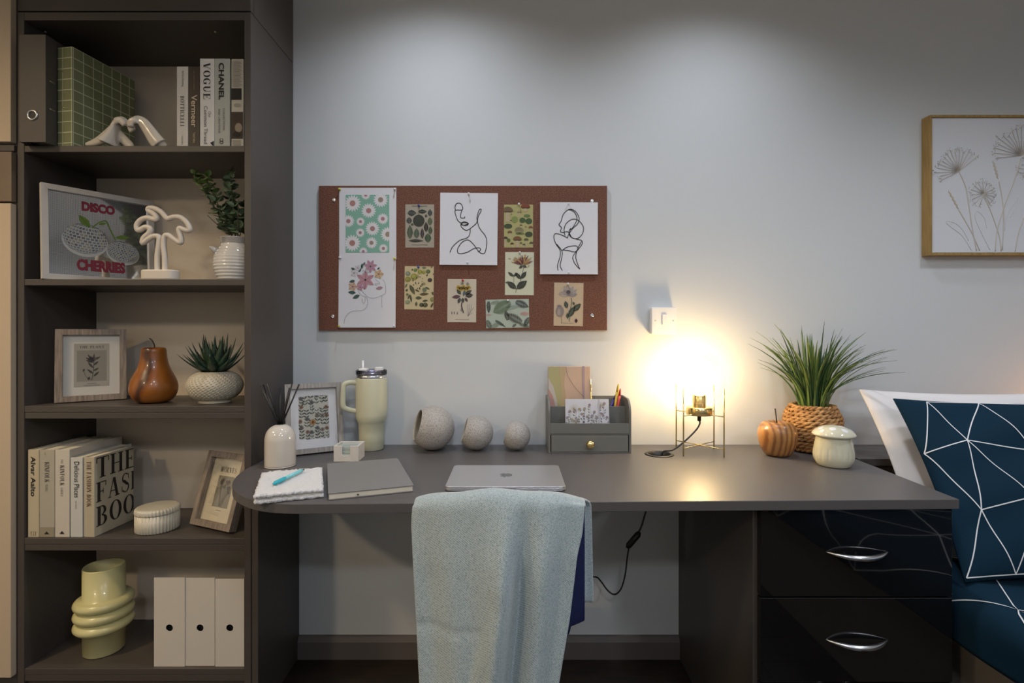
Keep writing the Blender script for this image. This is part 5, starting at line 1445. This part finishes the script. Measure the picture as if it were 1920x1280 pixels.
# ================================================================ chair with throw
CHX = -.03
def dback(x): return 1.045 + 1.5 * (x - CHX) ** 2
ch_ = thing('chair', 'navy blue chair with a curved backrest pushed up to the desk, under the throw', 'chair', (CHX, 1.30 - DW, 0))
M_navy = mat('navy_shell', (.012, .018, .075), .5)
def chp(x, d, z): return (x - CHX, d - 1.30, z)
mb = MB(); nx, nz = 24, 8; vs = []
for side in (0, 1):
    for j in range(nz + 1):
        for i in range(nx + 1):
            u = -1 + 2 * i / nx; v = j / nz
            x = CHX + .010 + .170 * u; d = dback(x) + .010 + .018 * side
            zb = .535 - .012 * (1 - u * u); ztp = .803 - .9 * (x - CHX) ** 2
            vs.append(chp(x, d + .02 * v * (1 - u * u) * 0, zb + (ztp - zb) * v))
n1 = (nx + 1) * (nz + 1); fs = []
for j in range(nz):
    for i in range(nx):
        a = j * (nx + 1) + i; fs += [(a, a + 1, a + nx + 2, a + nx + 1), (n1 + a, n1 + a + nx + 1, n1 + a + nx + 2, n1 + a + 1)]
for i in range(nx): fs += [(i, n1 + i, n1 + i + 1, i + 1), (nz * (nx + 1) + i, nz * (nx + 1) + i + 1, n1 + nz * (nx + 1) + i + 1, n1 + nz * (nx + 1) + i)]
for j in range(nz): a = j * (nx + 1); fs += [(a, a + nx + 1, n1 + a + nx + 1, n1 + a), (a + nx, n1 + a + nx, n1 + a + 2 * nx + 1, a + 2 * nx + 1)]
mb.add(vs, fs, M_navy, True); mb.build('backrest', ch_, bevel=.003)
seat = [(0 + .185 * math.cos(2 * PI * i / 40) * (.93 if math.sin(2 * PI * i / 40) < 0 else 1), .185 * math.sin(2 * PI * i / 40)) for i in range(40)]
MB().prism(seat, .425, .462, M_navy, 'z', True).build('seat', ch_, bevel=.010)
for sx in (-1, 1):
    for sy in (-1, 1): MB().tube([(sx * .085, sy * .09, .426), (sx * .125, sy * .165, 0)], [.013, .010], M_black, 12).build('leg', ch_)
    MB().tube(catmull([(sx * .05, -.14, .435), (sx * .05, -.205, .46), (sx * .05, dback(CHX + .05) + .034 - 1.30, .545), (sx * .05, dback(CHX + .05) + .034 - 1.30, .70)], 5), .009, M_black, 10).build('back_support', ch_)

# throw: rear flap, over the ridge, long front drape
m = bpy.data.materials.new('woven_throw'); m.use_nodes = True; nt = m.node_tree; b = nt.nodes['Principled BSDF']
tc = nt.nodes.new('ShaderNodeTexCoord')
n1_ = nt.nodes.new('ShaderNodeTexNoise'); n1_.inputs['Scale'].default_value = 340; n1_.inputs['Detail'].default_value = 2
n2_ = nt.nodes.new('ShaderNodeTexWave'); n2_.wave_type = 'BANDS'; n2_.bands_direction = 'DIAGONAL'; n2_.inputs['Scale'].default_value = 130; n2_.inputs['Distortion'].default_value = 1.5
cr = nt.nodes.new('ShaderNodeValToRGB'); cr.color_ramp.elements[0].position = .35; cr.color_ramp.elements[0].color = (*hexc('7b8d91'), 1); cr.color_ramp.elements[1].position = .72; cr.color_ramp.elements[1].color = (*hexc('b0bcbe'), 1)
nt.links.new(tc.outputs['Object'], n1_.inputs['Vector']); nt.links.new(tc.outputs['Object'], n2_.inputs['Vector'])
mxx = nt.nodes.new('ShaderNodeMath'); mxx.operation = 'MULTIPLY_ADD'; mxx.inputs[1].default_value = .25
nt.links.new(n2_.outputs['Fac'], mxx.inputs[0]); nt.links.new(n1_.outputs[0], mxx.inputs[2]); nt.links.new(mxx.outputs[0], cr.inputs[0]); nt.links.new(cr.outputs[0], b.inputs['Base Color'])
bpn = nt.nodes.new('ShaderNodeBump'); bpn.inputs['Strength'].default_value = .3; bpn.inputs['Distance'].default_value = .002
nt.links.new(mxx.outputs[0], bpn.inputs['Height']); nt.links.new(bpn.outputs[0], b.inputs['Normal'])
b.inputs['Roughness'].default_value = .95; b.inputs['Sheen Weight'].default_value = .4
M_throw = m
def ztop(x): return .818 - 1.0 * (x - CHX) ** 2
def interp(tab, t):
    for i in range(len(tab) - 1):
        if t <= tab[i + 1][0]:
            k = (t - tab[i][0]) / (tab[i + 1][0] - tab[i][0]); return tab[i][1] + (tab[i + 1][1] - tab[i][1]) * k
    return tab[-1][1]
rows = []
nu = 56
for j in range(15):       # rear flap, bottom to top
    v = j / 14
    row_ = []
    for i in range(nu + 1):
        u = i / nu
        x = -.205 + (.178 + .205) * u; xm = max(-.21, min(.16, x))
        z0 = .54 + .07 * (1 - u); zt2 = ztop(xm) - .012
        d = dback(xm) + .048 + .012 * math.sin(u * 21) * (1 - v) * .6 + (.012 * u)
        row_.append((x - .02 * v * max(0, u - .8) * 5 * .3, d, z0 + (zt2 - z0) * v))
    rows.append(row_)
for k, (dd, dz) in enumerate(((.034, -.001), (.019, .004), (.004, .002), (-.006, -.006))):   # over the ridge
    row_ = []
    for i in range(nu + 1):
        u = i / nu; x = -.207 + (.150 + .207) * u; row_.append((x, dback(max(-.21, min(.16, x))) + dd, ztop(x) + dz + .002 * math.sin(u * 17)))
    rows.append(row_)
RE = [(0, .148), (.15, .140), (.24, .128), (.5, .112), (.78, .088), (1.15, .040)]
LE = [(0, -.208), (.1, -.210), (.3, -.203), (1.15, -.176)]
NV = 46
for j in range(1, NV + 1):    # front drape
    v = 1.15 * j / NV; row_ = []
    for i in range(nu + 1):
        u = i / nu; xa, xb = interp(LE, v), interp(RE, v); x = xa + (xb - xa) * u
        amp = min(1, v * 3)
        fold = -.017 * math.exp(-((u - (.56 - .12 * max(0, v - .4))) / .055) ** 2) + .012 * math.exp(-((u - .66) / .05) ** 2) - .010 * math.exp(-((u - .80) / .08) ** 2) + .004 * math.sin(u * 9 + 1.5 * v) + .0035 * math.sin(u * 23 - 2 * v)
        diag = -.008 * math.exp(-((u - (.52 - .34 * max(0, v - .45))) / .035) ** 2) * min(1, max(0, v - .4) * 4)
        crease = .005 * math.exp(-((v - .53) / .012) ** 2) * (1 if u < .45 else 0)
        d = dback(x) - .010 - .012 * min(1, v * 4) - .02 * v + 1.75 * (fold + diag) * amp + crease
        row_.append((x, d, ztop(x * .6 + CHX * .4) - .010 - (.46 * v) - .004 * math.sin(u * 5)))
    rows.append(row_)
vs = [(x - CHX, d - 1.05, z - .80) for r_ in rows for x, d, z in r_]
fs = [(j * (nu + 1) + i, j * (nu + 1) + i + 1, (j + 1) * (nu + 1) + i + 1, (j + 1) * (nu + 1) + i) for j in range(len(rows) - 1) for i in range(nu)]
o = MB().add(vs, fs, M_throw, True).build('throw_blanket', solid=.007, loc=(CHX, 1.05 - DW, .80), subsurf=1)
tag(o, 'pale blue-grey woven throw draped over the navy chair back', 'blanket')

# ================================================================ bed and pillows
bx0 = 1.085; BX1, BY0, BY1 = 2.62, -2.25, -.215
bd_ = thing('bed', 'bed with a navy duvet printed with thin white lines, beside the desk', 'bed', ((bx0 + BX1) / 2, (BY0 + BY1) / 2, 0))
bo = bd_.location
M_cot = mat('navy_cotton', (.004, .023, .044), .85, var=.15, vscale=6, bump=.15, bscale=60, spec=.15)
M_line = mat('white_cotton_line', (.70, .72, .74), .8)
M_wcot = mat('white_cotton', (.74, .71, .70), .85, bump=.1, bscale=40)
MB().box(bx0 + .035 - bo.x, BX1 - bo.x, BY0 + .03 - bo.y, BY1 - bo.y, .0, .36, mat('taupe_bed_base', (.16, .145, .13), .8, bump=.2, bscale=500)).build('bed_base', bd_, bevel=.006)
MB().box(bx0 + .02 - bo.x, BX1 - bo.x, BY0 + .02 - bo.y, BY1 - bo.y, .36, .49, M_wcot).build('mattress', bd_, bevel=.03)
def duvet(s_, t_):
    """s_ across from the desk side (arc length), t_ along y (from the headboard side)"""
    y = -.42 + (BY0 + .42 - .02) * t_
    wv = .008 * math.sin(s_ * 11 + t_ * 9) + .006 * math.sin(t_ * 23 + s_ * 5)
    drop, rad = .065, .05
    if s_ < drop: x, z = bx0 - .006 + .004 * math.sin(t_ * 40), .395 + s_
    elif s_ < drop + rad * PI / 2:
        a = (s_ - drop) / rad; x, z = bx0 - .006 + rad - rad * math.cos(a), .395 + drop + rad * math.sin(a)
    else: x, z = bx0 - .006 + rad + (s_ - drop - rad * PI / 2), .395 + drop + rad + wv * .7
    return Vector((x - bo.x, y - bo.y, z + (wv * .3 if s_ > .05 else 0)))
NS, NT = 60, 60; SMAX = .065 + .05 * PI / 2 + (BX1 - bx0 - .06)
vs = [duvet(SMAX * (i / NS) ** 1.25, j / NT) for j in range(NT + 1) for i in range(NS + 1)]
MB().add(vs, [(j * (NS + 1) + i, j * (NS + 1) + i + 1, (j + 1) * (NS + 1) + i + 1, (j + 1) * (NS + 1) + i) for j in range(NT) for i in range(NS)], M_cot, True).build('duvet', bd_, solid=.02)
def ribbons(fun, nodes, edges, wdt, up, lift=.0012):
    mb = MB()
    for a, b in edges:
        A, B = Vector(nodes[a]), Vector(nodes[b]); n = 16; pts = []
        for i in range(n + 1):
            q = A.lerp(B, i / n); pts.append(fun(q.x, q.y))
        vs = []
        for i, p in enumerate(pts):
            tg = (pts[min(i + 1, n)] - pts[max(i - 1, 0)])
            q = A.lerp(B, i / n); e = 1e-3
            nrm = (fun(q.x + e, q.y) - p).cross(fun(q.x, q.y + e) - p)
            if nrm.length < 1e-12 or tg.length < 1e-9: nrm = Vector((0, 0, 1))
            nrm = nrm.normalized() * up
            sd = tg.cross(nrm).normalized() * wdt * .5
            vs += [p - sd + nrm * lift, p + sd + nrm * lift]
        mb.add(vs, [(2 * i, 2 * i + 1, 2 * i + 3, 2 * i + 2) for i in range(n)], M_line, True)
    return mb
random.seed(19)
def lattice(u0, u1, v0, v1, nu_, nv_, jit):
    nodes, edges = {}, []
    for j in range(nv_ + 1):
        for i in range(nu_ + 1):
            u = u0 + (u1 - u0) * (i + (.5 if j % 2 else 0)) / (nu_ + .5); v = v0 + (v1 - v0) * j / nv_
            nodes[(i, j)] = (u + random.uniform(-jit, jit) * (u1 - u0) / nu_ * (0 < i < nu_), v + random.uniform(-jit, jit) * (v1 - v0) / nv_ * (0 < j < nv_), 0)
    for j in range(nv_ + 1):
        for i in range(nu_ + 1):
            if i < nu_: edges.append(((i, j), (i + 1, j)))
            if j < nv_:
                edges.append(((i, j), (i, j + 1)))
                k = i + 1 if j % 2 else i - 1
                if 0 <= k <= nu_: edges.append(((i, j), (k, j + 1)))
    return nodes, edges
nd, ed = lattice(.005, SMAX - .1, .004, .996, 5, 7, .22)
def duv_top(a, b): return duvet(max(0, min(SMAX, a)), max(0, min(1, b)))
o = ribbons(duv_top, nd, ed, .003, -1, .0112).build('printed_lines', bd_); o['kind'] = 'stuff'

def pillow(name, label, wd, h, th, loc, lean, m, lines=False, rz=0.0):
    """lies in its own plane: x across, y up the pillow, z thickness; lean tips it up against the headboard"""
    t = thing(name, label, 'pillow', loc, rz, 'pillows on the bed', rx=lean)
    def P(u, v, sgn):
        k = max(0, (1 - abs(u) ** 2.6)) ** .55 * max(0, (1 - abs(v) ** 2.6)) ** .55
        pin = 1 - .05 * (1 - abs(v) ** 2) * abs(u) ** 3; pin2 = 1 - .07 * (1 - abs(u) ** 2) * abs(v) ** 3
        wr = .006 * math.sin(u * 7 + v * 4) * k + .004 * math.sin(v * 11 - u * 5) * k
        return Vector((u * wd / 2 * pin, h / 2 + v * h / 2 * pin2, sgn * (th / 2 * k + .002) + wr))
    n = 36; vs = []
    for sgn in (1, -1):
        for j in range(n + 1):
            for i in range(n + 1): vs.append(P(-1 + 2 * i / n, -1 + 2 * j / n, sgn))
    q = (n + 1) ** 2; fs = []
    for j in range(n):
        for i in range(n):
            a = j * (n + 1) + i; fs += [(a, a + 1, a + n + 2, a + n + 1), (q + a, q + a + n + 1, q + a + n + 2, q + a + 1)]
    for i in range(n):
        fs += [(i, q + i, q + i + 1, i + 1), (n * (n + 1) + i, n * (n + 1) + i + 1, q + n * (n + 1) + i + 1, q + n * (n + 1) + i)]
        a = i * (n + 1); fs += [(a, a + n + 1, q + a + n + 1, q + a), (a + n, q + a + n, q + a + 2 * n + 1, a + 2 * n + 1)]
    MB().add(vs, fs, m, True).build('pillowcase', t)
    if lines:
        nd, ed = lattice(-.99, .99, -.96, .96, 4, 3, .25)
        ed = [e for e in ed if max(abs(nd[e[0]][1]), abs(nd[e[1]][1])) < .99 or e[0][1] != e[1][1]]
        o = ribbons(lambda a, b_: P(max(-1, min(1, a)), max(-1, min(1, b_)), 1), nd, ed, .0028, 1).build('printed_lines', t); o['kind'] = 'stuff'
    return t
# base points: bottom edges on the mattress, tops leaning back towards the wall
pillow('pillow', 'navy pillow with thin white geometric lines leaning on the white pillow', .72, .485, .095, (1.105 + .36, 1.285 - DW, .530), R(60), M_cot, True)
pillow('pillow', 'plain white pillow behind the navy pillow', .74, .495, .07, (1.085 + .37, 1.400 - DW, .535), R(60), M_wcot)

# bedside lamp on the headboard ledge, out of frame: its glow shows on the wall
bl = thing('bedside_lamp', 'small globe bedside lamp on the headboard ledge behind the pillows', 'lamp', (2.02, -.105, ZT))
MB().lathe([(.0005, 0), (.045, 0), (.045, .012), (.012, .018), (.008, .03), (.008, .05), (.02, .055), (.0005, .055)], M_brass, 32).build('base', bl)
MB().lathe([(.0004 + .045 * math.sin(PI * i / 16), .10 - .045 * math.cos(PI * i / 16)) for i in range(17)], emit_mat('warm_globe', (1, .45, .14), 22), 28).build('globe', bl)
